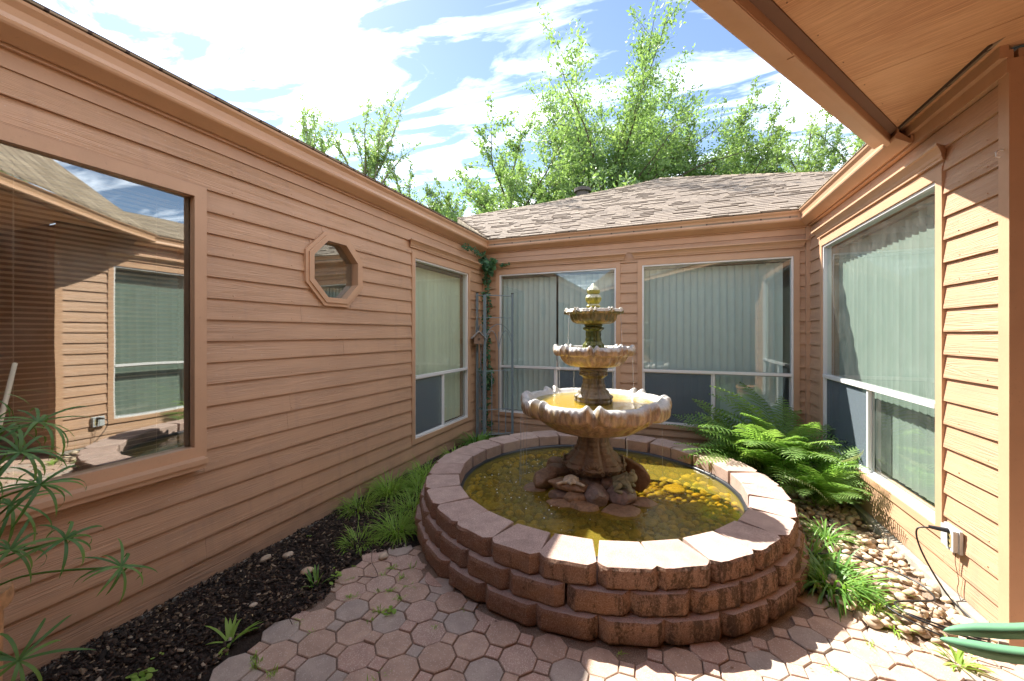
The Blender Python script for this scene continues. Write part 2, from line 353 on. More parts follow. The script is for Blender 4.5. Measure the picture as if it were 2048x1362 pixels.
def waterm(name, tint, bumps, amt, sc1):
    m = bpy.data.materials.new(name); m.use_nodes = True; nt = m.node_tree; nt.nodes.clear()
    o = N(nt, 'ShaderNodeOutputMaterial'); t = N(nt, 'ShaderNodeBsdfTransparent', Color=(*tint, 1)); gl = N(nt, 'ShaderNodeBsdfGlossy', Roughness=.02)
    b = N(nt, 'ShaderNodeBump', Strength=amt, Distance=.02); fr = schlick(nt, .025, b.outputs[0])
    h = mixrgb(nt, .5, noise(nt, world_pos(nt, (sc1, sc1, sc1)), 1, 3, .5, .6), noise(nt, world_pos(nt, (sc1*3.1, sc1*3.1, 1)), 1, 2))
    nt.links.new(h, b.inputs['Height']); nt.links.new(b.outputs[0], gl.inputs['Normal'])
    mk = N(nt, 'ShaderNodeBsdfDiffuse', Color=(.42, .33, .05, 1)); m0 = N(nt, 'ShaderNodeMixShader', Fac=.3 if bumps else 0); nt.links.new(t.outputs[0], m0.inputs[1]); nt.links.new(mk.outputs[0], m0.inputs[2])
    mx_ = N(nt, 'ShaderNodeMixShader'); nt.links.new(fr.outputs[0], mx_.inputs[0]); nt.links.new(m0.outputs[0], mx_.inputs[1]); nt.links.new(gl.outputs[0], mx_.inputs[2])
    nt.links.new(mx_.outputs[0], o.inputs[0]); return m
M['pond_water'] = waterm('amber pond water', (.92, .82, .34), True, .22, 8)
M['bowl_water'] = waterm('yellow basin water', (.95, .84, .28), True, .35, 16)
M['drip'] = mat('falling water', (.9, .93, .95), .08, .5, Alpha=.32)
M['foam'] = mat('white foam bubble', (.85, .86, .82), .3)
def fountain_mat(name, top, side, dark, algae, z0, ribs=0, algae_amt=.5, rough=.32):
    """cast stone, pale where it faces up, stained and algae streaked on its sides"""
    m = mat(name, side, rough, .5); nt = m.node_tree
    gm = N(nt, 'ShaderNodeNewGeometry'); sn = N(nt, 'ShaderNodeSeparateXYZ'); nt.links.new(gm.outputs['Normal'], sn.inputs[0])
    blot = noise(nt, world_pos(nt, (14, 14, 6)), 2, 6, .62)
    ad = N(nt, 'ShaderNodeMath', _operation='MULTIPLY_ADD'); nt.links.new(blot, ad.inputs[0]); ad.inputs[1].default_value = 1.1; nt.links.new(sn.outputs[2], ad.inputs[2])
    streak = noise(nt, world_pos(nt, (20, 20, 2.5)), 2, 5, .6)
    base = mixrgb(nt, ramp(nt, streak, [(.38, g(0)), (.6, g(1))]), dark, side)
    base = mixrgb(nt, ramp(nt, noise(nt, world_pos(nt, (9, 9, 4)), 2, 5), [(.5-.18*algae_amt, g(0)), (.68-.18*algae_amt, g(min(1, algae_amt*1.4)))]), base, algae)
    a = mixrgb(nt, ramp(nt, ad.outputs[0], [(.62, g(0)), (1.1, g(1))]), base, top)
    pt = ramp(nt, noise(nt, world_pos(nt, (60, 60, 60)), 2, 4), [(.3, g(.7)), (.7, g(1.2))])
    a = mixrgb(nt, .7, a, pt, 'MULTIPLY')
    setc(m, a); bump(m, noise(nt, world_pos(nt, (55, 55, 55)), 2, 5, .65), .35, .006); return m
STONE = (.52, .50, .46)
M['bowl_big'] = fountain_mat('weathered cast stone basin', STONE, (.42, .28, .17), (.20, .13, .08), (.40, .31, .06), 0, algae_amt=.25)
M['bowl_mid'] = fountain_mat('stained cast stone basin', STONE, (.44, .30, .18), (.22, .145, .09), (.28, .2, .07), 0, algae_amt=.3)
M['bowl_small'] = fountain_mat('algae streaked cast stone basin', (.55, .5, .4), (.48, .31, .12), (.06, .07, .02), (.10, .10, .03), 0, algae_amt=.6)
M['stem_green'] = fountain_mat('algae covered cast stone', (.16, .18, .05), (.045, .07, .018), (.015, .028, .01), (.14, .16, .03), 0, algae_amt=.45, rough=.22)
M['stem_grey'] = fountain_mat('dark stained cast stone', (.26, .23, .18), (.15, .12, .085), (.055, .045, .036), (.16, .12, .06), 0, algae_amt=.4)
M['stem_brown'] = fountain_mat('brown stained cast stone', (.30, .23, .17), (.20, .14, .095), (.085, .06, .045), (.3, .19, .1), 0, algae_amt=.35, rough=.5)
M['finial'] = fountain_mat('algae tinted cast stone', (.55, .55, .38), (.36, .34, .10), (.12, .13, .03), (.3, .3, .06), 0, algae_amt=.6)
M['basin_in'] = mat('yellow algae film', (.60, .46, .05), .5)
def leafm(name, c1, c2, tr=.45, rough=.5, island=True):
    m = bpy.data.materials.new(name); m.use_nodes = True; nt = m.node_tree; b = nt.nodes['Principled BSDF']; o = nt.nodes['Material Output']
    b.inputs['Roughness'].default_value = rough; b.inputs['Specular IOR Level'].default_value = .35
    src = N(nt, 'ShaderNodeNewGeometry').outputs['Random Per Island'] if island else rnd(nt)
    a = ramp(nt, src, [(0, c1), (1, c2)])
    nt.links.new(a, b.inputs['Base Color']); t = N(nt, 'ShaderNodeBsdfTranslucent')
    tcx = mixrgb(nt, 1., a, (1.25, 1.35, .6), 'MULTIPLY'); nt.links.new(tcx, t.inputs[0])
    mx_ = N(nt, 'ShaderNodeMixShader', Fac=tr); nt.links.new(b.outputs[0], mx_.inputs[1]); nt.links.new(t.outputs[0], mx_.inputs[2]); nt.links.new(mx_.outputs[0], o.inputs[0]); return m
M['leaf_tree'] = leafm('fresh elm leaves', (.16, .25, .11), (.28, .38, .19), .48)
M['leaf_pale'] = leafm('pale willow leaves', (.22, .31, .15), (.33, .42, .22), .45)
M['leaf_dark'] = leafm('mid green leaves', (.13, .20, .08), (.25, .34, .14), .45)
M['leaf_fern'] = leafm('fern fronds', (.16, .29, .08), (.32, .47, .17), .48, .45, False)
M['leaf_fern_pale'] = leafm('bleached fern frond', (.55, .6, .38), (.6, .62, .42), .3, .5, False)
M['leaf_lily'] = leafm('strap leaves', (.08, .2, .04), (.24, .42, .09), .4, .4)
M['leaf_lime'] = leafm('lime green blades', (.20, .36, .05), (.38, .55, .12), .4, .45)
M['leaf_ivy'] = leafm('ivy leaves', (.025, .09, .035), (.06, .16, .06), .25, .4)
M['leaf_papyrus'] = leafm('umbrella sedge leaves', (.07, .18, .04), (.18, .33, .08), .35, .45)
M['leaf_aloe'] = mat('blue green succulent leaf', (.13, .30, .17), .5, .4)
M['bark'] = mat('grey brown bark', (.12, .09, .065), .9)
M['bark_pale'] = mat('pale bark', (.25, .2, .15), .9)
M['trellis'] = trim_mat('blue grey powder coated steel', (.20, .26, .29), .45)
M['black'] = mat('black rubber cord', (.012, .012, .013), .4)
M['wire'] = mat('rusty wire', (.08, .05, .035), .7)
M['terracotta'] = stonem('terracotta pot', (.42, .22, .1), (.45, .25, .12), (.4, .2, .1), .8)
M['white_pot'] = mat('white glazed pot', (.7, .72, .74), .3)
M['plate'] = trim_mat('weathered grey plastic', (.48, .5, .5), .5)
M['ivory'] = mat('yellowed socket', (.55, .45, .2), .5)
M['shell'] = stonem('bleached resin', (.62, .55, .44), (.62, .55, .44), (.62, .55, .44), .6)
M['frogm'] = stonem('mossy cast concrete', (.30, .30, .2), (.3, .3, .2), (.3, .3, .2), .7)
M['bamboo'] = mat('pale bamboo', (.5, .42, .28), .6)
M['bird_roof'] = stonem('weathered grey wood', (.42, .4, .38), (.42, .4, .38), (.42, .4, .38), .8)
M['bird_wall'] = stonem('birch twig wall', (.33, .22, .15), (.33, .22, .15), (.33, .22, .15), .8)
M['twine'] = mat('jute twine', (.45, .38, .26), .9)
M['vent'] = mat('rusted vent pipe', (.11, .085, .075), .7)

# ------------------------------------------------------------------ ground and setting
AX, BX, DY = -2.523, 1.4267, 5.16
def sheet(name, poly, z, m, kind='structure', thick=None):
    mb = MB(); n = len(poly)
    if thick: mb.prism(poly, z-thick, z, 'z')
    else: mb.add([(x, y, z) for x, y in poly], [tuple(range(n))])
    o = mb.build(name, m); tag(o, kind=kind); return o
sheet('ground', [(-400, -400), (400, -400), (400, 400), (-400, 400)], -.075, M['lawn'])
gx = np.linspace(AX-.1, BX+.1, 150); gy = np.linspace(-2.0, DY+.1, 260)
X, Y = np.meshgrid(gx, gy)
from mathutils import noise as mn
CX, CY = -.575, 3.22
Z = np.array([[mn.noise((x*3, y*3, 0))*.012+mn.noise((x*17, y*17, 5))*.006 for x in gx] for y in gy])
pave = (X > -1.84) & (Y < 2.6)
Z = np.where(pave, -.03, Z-.012)
Z = np.where(np.hypot(X-CX, Y-CY) < 1.3, -.03, Z)
V = np.stack([X, Y, Z], -1).reshape(-1, 3); nx, ny = len(gx), len(gy)
I = np.arange(nx*ny).reshape(ny, nx)
F = np.stack([I[:-1, :-1], I[:-1, 1:], I[1:, 1:], I[1:, :-1]], -1).reshape(-1, 4)
o = link('soil_bed', mesh_np('soil_bed', V, F, M['soil'], True)); tag(o, kind='structure')

# ------------------------------------------------------------------ house
house = empty('house', (0, 0, 0))
tag(house, 'single storey house wrapping the courtyard in brown lap siding with shingle roof', 'house')
WALL = {'L': ((AX, 0, 0), R(90), M['siding']), 'B': ((0, DY, 0), 0., M['siding']), 'R': ((BX, 0, 0), R(-90), M['siding'])}
# local wall frame: x along the wall, y into the wall, z up
def wb(mb, name, mats, w, parent=None, smooth=False):
    loc, rz, _ = WALL[w]
    return mb.build(name, mats, parent or house, loc, (0, 0, rz), smooth)
def wempty(name, w, parent=None):
    return empty(name, (0, 0, 0), 0, parent or house)
board_cache = {}
def board_mesh(L, h):
    k = (round(L, 3), round(h, 3))
    if k not in board_cache:
        mb = MB(); t = .004+.013*(1-min(1, h/.127))
        poly = [(-.018, 0), (-.0175, .012), (-.004-t*0, h-.0008), (.004, h-.0008), (.004, 0)]
        mb.prism(poly, 0, L-.0015, 'x'); board_cache[k] = mb.mesh('siding_board', M['siding'])
    return board_cache[k]
def siding(w, walls, u0, u1, zbase, rows, ztop, openings, e=.127):
    """rows: z of one board bottom; boards are cut round the openings"""
    loc, rz, _ = WALL[w]; rot = Matrix.Rotation(rz, 3, 'Z')
    z = rows - math.ceil((rows-zbase)/e)*e
    while z < ztop-.01:
        za, zb = max(z, zbase), min(z+e, ztop)
        if zb-za > .02:
            segs = [(u0, u1, za, zb)]
            for (a, b, c, d) in openings:
                new = []
                for (s0, s1, y0, y1) in segs:
                    if b <= s0 or a >= s1 or d <= y0+.004 or c >= y1-.004: new.append((s0, s1, y0, y1)); continue
                    if a > s0: new.append((s0, a, y0, y1))
                    if b < s1: new.append((b, s1, y0, y1))
                    if c-y0 > .012: new.append((max(a, s0), min(b, s1), y0, c))
                    if y1-d > .012: new.append((max(a, s0), min(b, s1), d, y1))
                segs = new
            for (s0, s1, y0, y1) in segs:
                cuts = [s0]
                if s1-s0 > 1.7 and random.random() < .7: cuts.append(s0+random.uniform(.5, s1-s0-.5))
                cuts.append(s1)
                for p, q in zip(cuts, cuts[1:]):
                    if q-p < .02: continue
                    P = rot @ Vector((p, random.uniform(-.0012, .0008), y0+random.uniform(-.0006, .0006)))+Vector(loc)
                    link('siding_board', board_mesh(q-p, y1-y0), walls, P, (0, 0, rz))
        z += e
def sheath(w, parent, u0, u1, z0, z1, openings, y0=.004, y1=.12):
    us = sorted({u0, u1, *[o[0] for o in openings], *[o[1] for o in openings]}); zs = sorted({z0, z1, *[o[2] for o in openings], *[o[3] for o in openings]})
    mb = MB()
    for a, b in zip(us, us[1:]):
        run = None
        for c, d in zip(zs, zs[1:]):
            mu, mz = (a+b)/2, (c+d)/2
            if any(o[0] < mu < o[1] and o[2] < mz < o[3] for o in openings): continue
            mb.box(a, y0, c, b, y1, d)
    return wb(mb, 'sheathing', M['siding'], w, parent)
def picture_frame(mb, u0, u1, z0, z1, t, ya, yb, m=0):
    mb.box(u0, ya, z0, u0+t, yb, z1, m); mb.box(u1-t, ya, z0, u1, yb, z1, m)
    mb.box(u0+t, ya, z0, u1-t, yb, z0+t, m); mb.box(u0+t, ya, z1-t, u1-t, yb, z1, m)
def window(w, u0, u1, z0, z1, zt, um, screen_left, trimw=(.05, .05), hdr=True, sliding_light='R'):
    win = wempty('window', w)
    f = MB(); picture_frame(f, u0, u1, z0, z1, .018, -.012, .055)
    f.box(u0+.018, -.020, zt-.018, u1-.018, .03, zt+.012)
    fo = wb(f, 'frame', M['alu'], w, win)
    g_ = MB(); g_.add([(u0+.018, .018, zt+.012), (u1-.018, .018, zt+.012), (u1-.018, .018, z1-.018), (u0+.018, .018, z1-.018)], [(0, 1, 2, 3)]); wb(g_, 'upper_pane', M['glass'], w, win)
    s = MB(); s.box(um-.013, -.004, z0+.018, um+.013, .032, zt-.018); wb(s, 'mullion', M['alu'], w, win)
    for a, b, nm in ((u0+.018, um-.013, 'L'), (um+.013, u1-.018, 'R')):
        sc_ = (nm == 'L') == screen_left
        sash = MB(); picture_frame(sash, a+.001, b-.001, z0+.019, zt-.019, .012, .006 if sc_ else .02, .018 if sc_ else .032); wb(sash, 'sash', M['alu'] if sc_ else M['alu_dark'], w, win)
        p = MB(); p.add([(a+.013, .036, z0+.031), (b-.013, .036, z0+.031), (b-.013, .036, zt-.031), (a+.013, .036, zt-.031)], [(0, 1, 2, 3)]); wb(p, 'lower_pane', M['glass'], w, win)
        if sc_:
            p = MB(); p.box(a+.013, .011, z0+.031, b-.013, .0125, zt-.031); wb(p, 'screen', M['screen'], w, win)
    t = MB(); a, b = trimw
    t.box(u0-a, -.024, z0-.05, u0-.001, .02, z1+.06); t.box(u1+.001, -.024, z0-.05, u1+b, .02, z1+.06)
    t.box(u0-.001, -.0235, z1+.001, u1+.001, .02, z1+.06); t.box(u0-.001, -.0235, z0-.05, u1+.001, .02, z0-.001)
    wb(t, 'trim', M['trim'], w, win)
    return win, (u0-a, u1+b, z0-.05, z1+.06)
def crown(w, win, u0, u1, zb=2.37, zt=2.45):
    """crown moulding over a window, with mitred returns at its ends"""
    prof = [(-.024, zb), (-.032, zb), (-.032, zb+.012), (-.038, zb+.018), (-.042, zb+.035), (-.062, zb+.062), (-.075, zb+.066), (-.075, zt), (0, zt), (0, zb)]
    mb = MB(); n = len(prof)
    V = []
    for (y, z) in prof: V.append((u0-(-y)*.9, y, z))
    for (y, z) in prof: V.append((u1+(-y)*.9, y, z))
    mb.add(V, [(i, (i+1) % n, n+(i+1) % n, n+i) for i in range(n)]+[tuple(range(n))[::-1], tuple(range(n, 2*n))])
    o = wb(mb, 'crown_moulding', M['trim'], w, win); return o
SB = .02
# left wall -------------------------------------------------
lwall = empty('left_wall', parent=house)
winL, opL = window('L', 3.47, 4.655, .315, 2.245, .975, 4.063, True, (.055, .06)); winL['label'] = 'narrow two sash window beside the trellis corner'
crown('L', winL, 3.40, 4.93, 2.345, 2.425)
big = wempty('window', 'L'); big['label'] = 'large picture window with brown frame and horizontal blinds'
bu0, bu1, bz0, bz1 = -.05, 1.378, .735, 2.215
t = MB()
picture_frame(t, bu0-.06, bu1+.062, bz0-.0, bz1+.065, .062, -.040, .052)
wb(t, 'frame', M['trim'], 'L', big)
t = MB(); t.prism([(-.085, bz0-.030), (-.085, bz0-.004), (-.0, bz0+.011), (.045, bz0+.011), (.045, bz0-.030)], bu0-.07, bu1+.045, 'x')
t.prism([(-.072, bz0-.06), (-.072, bz0-.0305), (.0, bz0-.0305), (0, bz0-.06)], bu0-.07, bu1+.04, 'x'); wb(t, 'sill', M['trim'], 'L', big)
t = MB(); t.add([(bu0, -.032, bz0+.012), (bu1, .008, bz0+.012), (bu1, .008, bz1+.003), (bu0, -.032, bz1+.003)], [(0, 1, 2, 3)]); wb(t, 'pane', M['glass_big'], 'L', big)
opB = (bu0-.06, bu1+.062, bz0-.06, bz1+.065)
# octagonal window
octw = wempty('window', 'L'); octw['label'] = 'small octagonal window'
oc = Vector((2.40, 0, 1.948))
def octring(mb, r0, r1, y0, y1):
    V = []
    for k in range(8):
        a = R(22.5+45*k)
        for r_, y in ((r0, y0), (r1, y0), (r1, y1), (r0, y1)): V.append((oc.x+r_*math.cos(a)/math.cos(R(22.5)), y, oc.z+r_*math.sin(a)/math.cos(R(22.5))))
    F = []
    for k in range(8):
        a, b = 4*k, 4*((k+1) % 8)
        for j in range(4): F.append((a+j, a+(j+1) % 4, b+(j+1) % 4, b+j))
    mb.add(V, F)
t = MB(); octring(t, .262, .288, -.034, .01); wb(t, 'outer_trim', M['trim'], 'L', octw)
t = MB(); octring(t, .222, .262, -.044, .05); wb(t, 'frame', M['trim'], 'L', octw)
t = MB(); octring(t, .0001, .224, .024, .0245); wb(t, 'pane', M['glass_big'], 'L', octw)
opO = []
for k in range(-6, 6):
    za_, zb_ = k*.04, (k+1)*.04; m_ = min(abs(za_), abs(zb_)); hu = min(.236, .322-m_); opO.append((2.40-hu, 2.40+hu, 1.948+za_, 1.948+zb_))
siding('L', lwall, -2.3, DY-.05, .0, 1.397, 2.525, [opL, opB, *opO])
sheath('L', lwall, -2.4, DY+.1, -.02, 2.70, [(3.47, 4.655, .315, 2.245), (bu0, bu1, bz0, bz1), (2.18, 2.62, 1.728, 2.168)])
# back wall -------------------------------------------------
bwall = empty('back_wall', parent=house)
w1, op1 = window('B', -2.262, -.632, .318, 2.285, .975, -1.442, False, (.055, .055)); w1['label'] = 'window behind the trellis and fountain'
w2, op2 = window('B', -.312, 1.272, .325, 2.295, .985, .487, True, (.055, .055)); w2['label'] = 'wide window behind the fern'
crown('B', w1, -2.34, -.56, 2.375, 2.455); crown('B', w2, -.385, 1.33, 2.385, 2.465)
siding('B', bwall, AX+.045, BX-.045, .02, 2.213, 2.525, [op1, op2])
sheath('B', bwall, AX-.12, BX+.12, -.02, 2.70, [(-2.262, -.632, .318, 2.285), (-.312, 1.272, .325, 2.295)])
# right wall (u = -Y) ---------------------------------------
rwall = empty('right_wall', parent=house)
w3, op3 = window('R', -4.74, -2.958, .352, 2.31, 1.03, -3.83, True, (.055, .06)); w3['label'] = 'tall window in the sunlit wall'
crown('R', w3, -4.80, -2.905, 2.40, 2.48)
siding('R', rwall, -DY+.045, -2.492, .075, 1.451, 2.60, [op3])
sheath('R', rwall, -DY-.1, -2.432, .0, 2.70, [(-4.74, -2.958, .352, 2.31)])
t = MB(); t.box(-2.490, -.028, .0, -2.428, .12, 2.66); wb(t, 'corner_post', M['trim'], 'R', rwall)
t = MB(); t.box(-5.14, -.06, -.05, -2.43, .05, .068); wb(t, 'footing', M['concrete'], 'R', rwall)
t = MB(); t.box(-2.4, -.03, -.06, 5.15, .05, -.002); wb(t, 'footing', M['concrete'], 'L', lwall)
t = MB(); t.box(AX, -.03, -.06, BX, .05, .018); wb(t, 'footing', M['concrete'], 'B', bwall)
# corner boards in the inner corners
for (x, y, wl) in ((AX+.001, DY-.046, bwall), (BX-.046, DY-.046, bwall)):
    t = MB(); t.box(x, y, .02, x+.045, y+.045, 2.6); t.build('corner_board', M['trim'], wl)
# nail heads along the board butts
def nails(w, parent, u0, u1, rows, z1, step=.406):
    mb = MB(); z = rows-math.ceil(rows/.127)*.127
    while z < z1-.05:
        u = u0+.1
        while u < u1:
            if random.random() < .55: mb.tube([(u+random.uniform(-.01, .01), -.0165, z+.022), (u, -.0188, z+.022)], .0032, 5)
            u += step
        z += .127
    return wb(mb, 'nail_heads', M['trim'], w, parent)
nails('L', lwall, 1.5, 3.4, 1.397, 2.5); nails('R', rwall, -2.93+.06, -2.5, 1.451, 2.6, .2)
# frieze and fascia boards
t = MB(); t.box(-2.3, -.012, 2.526, 5.13, .004, 2.62); wb(t, 'frieze', M['trim'], 'L', lwall)
t = MB(); t.box(AX+.02, -.012, 2.526, BX-.02, .0035, 2.62); wb(t, 'frieze', M['trim'], 'B', bwall)
t = MB(); t.box(-DY+.02, -.012, 2.601, -2.43, .003, 2.66); wb(t, 'frieze', M['trim'], 'R', rwall)
# ------- return wall and porch walls behind the camera (seen only in reflections and from the side)
def plain_wall(name, x0, y0, x1, y1, z1, parent):
    """wall of horizontal boards from one point to another"""
    wl = empty(name, parent=parent); L = math.hypot(x1-x0, y1-y0); rz = math.atan2(y1-y0, x1-x0); z = .05
    mb = MB(); mb.box(0, .004, 0, L, .12, z1); mb.build('sheathing', M['siding'], wl, (x0, y0, 0), (0, 0, rz))
    while z < z1:
        link('siding_board', board_mesh(L, .127), wl, (x0, y0, z), (0, 0, rz)); z += .127
    return wl
plain_wall('entry_wall', BX+.12, 2.433, BX+1.5, 2.433, 2.6, house)
plain_wall('entry_wall', BX+1.5, 2.43, BX+1.5, -2.3, 2.6, house)
plain_wall('rear_wall', BX+1.5, -2.3, AX, -2.3, 2.6, house)
# entry door in the recess
dr = empty('door', (BX+1.5, .9, 0), R(-90), house)
t = MB(); t.box(0, -.05, .02, .95, 0, 2.1); t.build('door_panel', mat('dark stained door', (.10, .045, .025), .4), dr)
t = MB(); picture_frame(t, -.07, 1.02, -.0, 2.17, .068, -.06, .0); t.build('door_frame', M['trim'], dr)
t = MB(); t.tube([(.87, -.05, 1.0), (.87, -.10, 1.0), (.80, -.10, 1.0)], .012, 8); t.build('handle', M['alu'], dr)

# ------- eaves: fascia, gutter, roof edge run along left, back and right walls in one mitred run
def eave_run(name, prof, m, ends):
    """prof: (offset from the wall into the court, z). run L -> B -> R"""
    mb = MB(); n = len(prof); V = []
    for (o_, z) in prof: V.append((AX+o_, -2.35, z))
    for (o_, z) in prof: V.append((AX+o_, DY-o_, z))
    for (o_, z) in prof: V.append((BX-o_, DY-o_, z))
    for (o_, z) in prof: V.append((BX-o_, ends, z))
    F = []
    for s in range(3):
        for i in range(n): F.append((s*n+i, s*n+(i+1) % n, (s+1)*n+(i+1) % n, (s+1)*n+i))
    F += [tuple(range(n))[::-1], tuple(range(3*n, 4*n))]
    mb.add(V, F); return mb.build(name, m, house)
eave_run('fascia', [(.0125, 2.60), (.034, 2.60), (.034, 2.70), (.0125, 2.70)], M['trim'], 2.43)
ro = empty('gutter_run', parent=house)
gpf = [(.036, 2.615), (.052, 2.612), (.118, 2.652), (.124, 2.660), (.127, 2.672), (.119, 2.680), (.113, 2.700), (.118, 2.730), (.136, 2.752), (.139, 2.765), (.132, 2.768), (.130, 2.756), (.110, 2.730), (.104, 2.690), (.05, 2.64), (.042, 2.765), (.036, 2.765)]
go = eave_run('gutter', gpf, M['gutter'], 3.14)
bpy.data.objects.remove(ro)
eave_run('drip_edge', [(.0, 2.772), (.143, 2.772), (.143, 2.781), (.0, 2.800)], M['shingle_far'], 3.14)
# gutter joint straps
t = MB()
for yy in (-.4, 1.9, 3.9):
    V = [(AX+o_+.0015, yy, z) for (o_, z) in gpf[1:10]]+[(AX+o_+.0015, yy+.012, z) for (o_, z) in gpf[1:10]]
    t.add(V, [(i, i+1, 10+i-1+0, 9+i) for i in range(8)])
t.build('gutter_strap', M['gutter'], house)

# ------- roofs
back_roof = empty('back_roof', parent=house)
s_ = .5; cs = math.sqrt(1+s_*s_)
outline = [(-2.39, 5.045), (-4.14, 7.22), (-2.28, 7.77), (-.48, 8.86), (-.18, 9.18), (1.19, 8.11), (2.24, 7.12), (3.2, 6.55), (1.285, 5.045)]
def rz_(y): return 2.782+s_*(y-5.045)
mb = MB(); n = len(outline)
mb.add([(x, y, rz_(y)-.008) for x, y in outline]+[(x, y, rz_(y)-.10) for x, y in outline], [tuple(range(n))[::-1], tuple(range(n, 2*n))]+[(i, (i+1) % n, n+(i+1) % n, n+i) for i in range(n)])
mb.build('roof_deck', M['shingle_far'], back_roof)
def xr(y):
    xs = []
    for (a, b), (c, d) in zip(outline, outline[1:]+outline[:1]):
        if (b-y)*(d-y) < 0 or b == y: xs.append(a+(c-a)*(y-b)/(d-b) if d != b else a)
    return (min(xs), max(xs)) if len(xs) > 1 else None
tabs = {}
def tab_mesh(w, th):
    k = (round(w, 2), th)
    if k not in tabs:
        m_ = MB(); w_ = k[0]-.004; V = [(0, 0, 0), (w_, 0, 0), (w_, .13, -.0), (0, .13, -.0), (0, 0, th), (w_, 0, th), (w_, .13, .003), (0, .13, .003)]
        m_.add(V, [(0, 3, 2, 1), (4, 5, 6, 7), (0, 1, 5, 4), (1, 2, 6, 5), (2, 3, 7, 6), (3, 0, 4, 7)]); tabs[k] = m_.mesh('shingle', M['shingle'])
    return tabs[k]
slope = math.atan(s_); sm = MB(); nsh = 0; d = 0.0
while True:
    y = 5.03+d/cs
    r = xr(max(y, 5.05))
    if r is None or y > 9.1: break
    x = r[0]-random.uniform(0, .2)
    while x < r[1]:
        w_ = random.choice((.10, .13, .17, .2, .24, .28)); th = random.choice((.009, .009, .018))
        xe = min(x+w_, r[1]); xs_ = max(x, r[0])
        if xe-xs_ > .05:
            if nsh < 290:
                link('shingle', tab_mesh(xe-xs_, th), back_roof, (xs_, y, rz_(y)+.001), (slope, 0, 0)); nsh += 1
            else:
                w2_ = xe-xs_-.004; c_, s2 = math.cos(slope), math.sin(slope)
                P = lambda a, b, c: (xs_+a, y+b*c_-c*s2, rz_(y)+.001+b*s2+c*c_)
                sm.add([P(0, 0, 0), P(w2_, 0, 0), P(w2_, .15, 0), P(0, .15, 0), P(0, 0, th), P(w2_, 0, th), P(w2_, .15, .003), P(0, .15, .003)], [(0, 3, 2, 1), (4, 5, 6, 7), (0, 1, 5, 4), (1, 2, 6, 5), (2, 3, 7, 6), (3, 0, 4, 7)])
        x += w_
    d += .105
o = sm.build('upper_shingles', M['shingle_stuff'], back_roof); o['kind'] = 'stuff'
# ridge and hip caps
mb = MB()
for (a, b) in ((1, 2), (2, 3), (3, 4), (4, 5), (5, 6)):
    p, q = Vector((*outline[a], rz_(outline[a][1]))), Vector((*outline[b], rz_(outline[b][1])))
    k = int((q-p).length/.16); 
    for i in range(k):
        s0, s1 = p.lerp(q, i/k), p.lerp(q, (i+1)/k); dd = (s1-s0).normalized(); sd = dd.cross(Vector((0, 0, 1))).normalized()*.07
        mb.add([s0-sd+Vector((0, 0, -.02)), s0+Vector((0, 0, .022)), s0+sd+Vector((0, 0, -.02)), s1-sd+Vector((0, 0, -.03)), s1+Vector((0, 0, .012)), s1+sd+Vector((0, 0, -.03))], [(0, 1, 4, 3), (1, 2, 5, 4), (0, 2, 1)])
mb.build('hip_cap', M['shingle_far'], back_roof)
def roof_plane(name, pts, rot=None):
    mb = MB(); n = len(pts); mb.add([tuple(p) for p in pts]+[(p[0], p[1], p[2]-.08) for p in pts], [tuple(range(n)), tuple(range(n, 2*n))[::-1]]+[(i, (i+1) % n, n+(i+1) % n, n+i) for i in range(n)])
    return mb.build(name, M['shingle_far'], house)
# right wing roof: eave along X = BX-.13 rising east;   object frame turned so that shingle courses run along the eave
def wing(name, base, rz, L, depth, pitch, z0=2.79, skew=(0, 0)):
    mb = MB(); sl = math.atan(pitch); Lr = depth/math.cos(sl)
    mb.add([(0, 0, 0), (L, 0, 0), (L-skew[1], Lr, 0), (skew[0], Lr, 0), (0, 0, -.08), (L, 0, -.08), (L-skew[1], Lr, -.08), (skew[0], Lr, -.08)], [(0, 1, 2, 3), (7, 6, 5, 4), (0, 4, 5, 1), (1, 5, 6, 2), (2, 6, 7, 3), (3, 7, 4, 0)])
    return mb.build(name, M['shingle_far'], house, (base[0], base[1], z0), (sl, 0, rz))
wing('right_roof', (BX-.135, 5.0), R(-90), 2.6, 2.1, .36, 2.785, (-1.5, -3.2))
wing('left_roof', (AX+.135, -2.6), R(90), 7.66, 3.6, .4, 2.79, (0, -2))
# vent pipe behind the hip
t = empty('roof_vent', (-1.98, 9.6, 4.33)); tag(t, 'round dark metal vent pipe above the left slope of the shingle roof', 'roof vent')
m_ = MB(); m_.tube([(0, 0, -.7), (0, 0, .60)], .155, 16); m_.build('pipe', M['vent'], t, smooth=False)
m_ = MB(); m_.tube([(0, 0, .602), (0, 0, .68)], .21, 16); m_.build('cap', M['vent'], t)

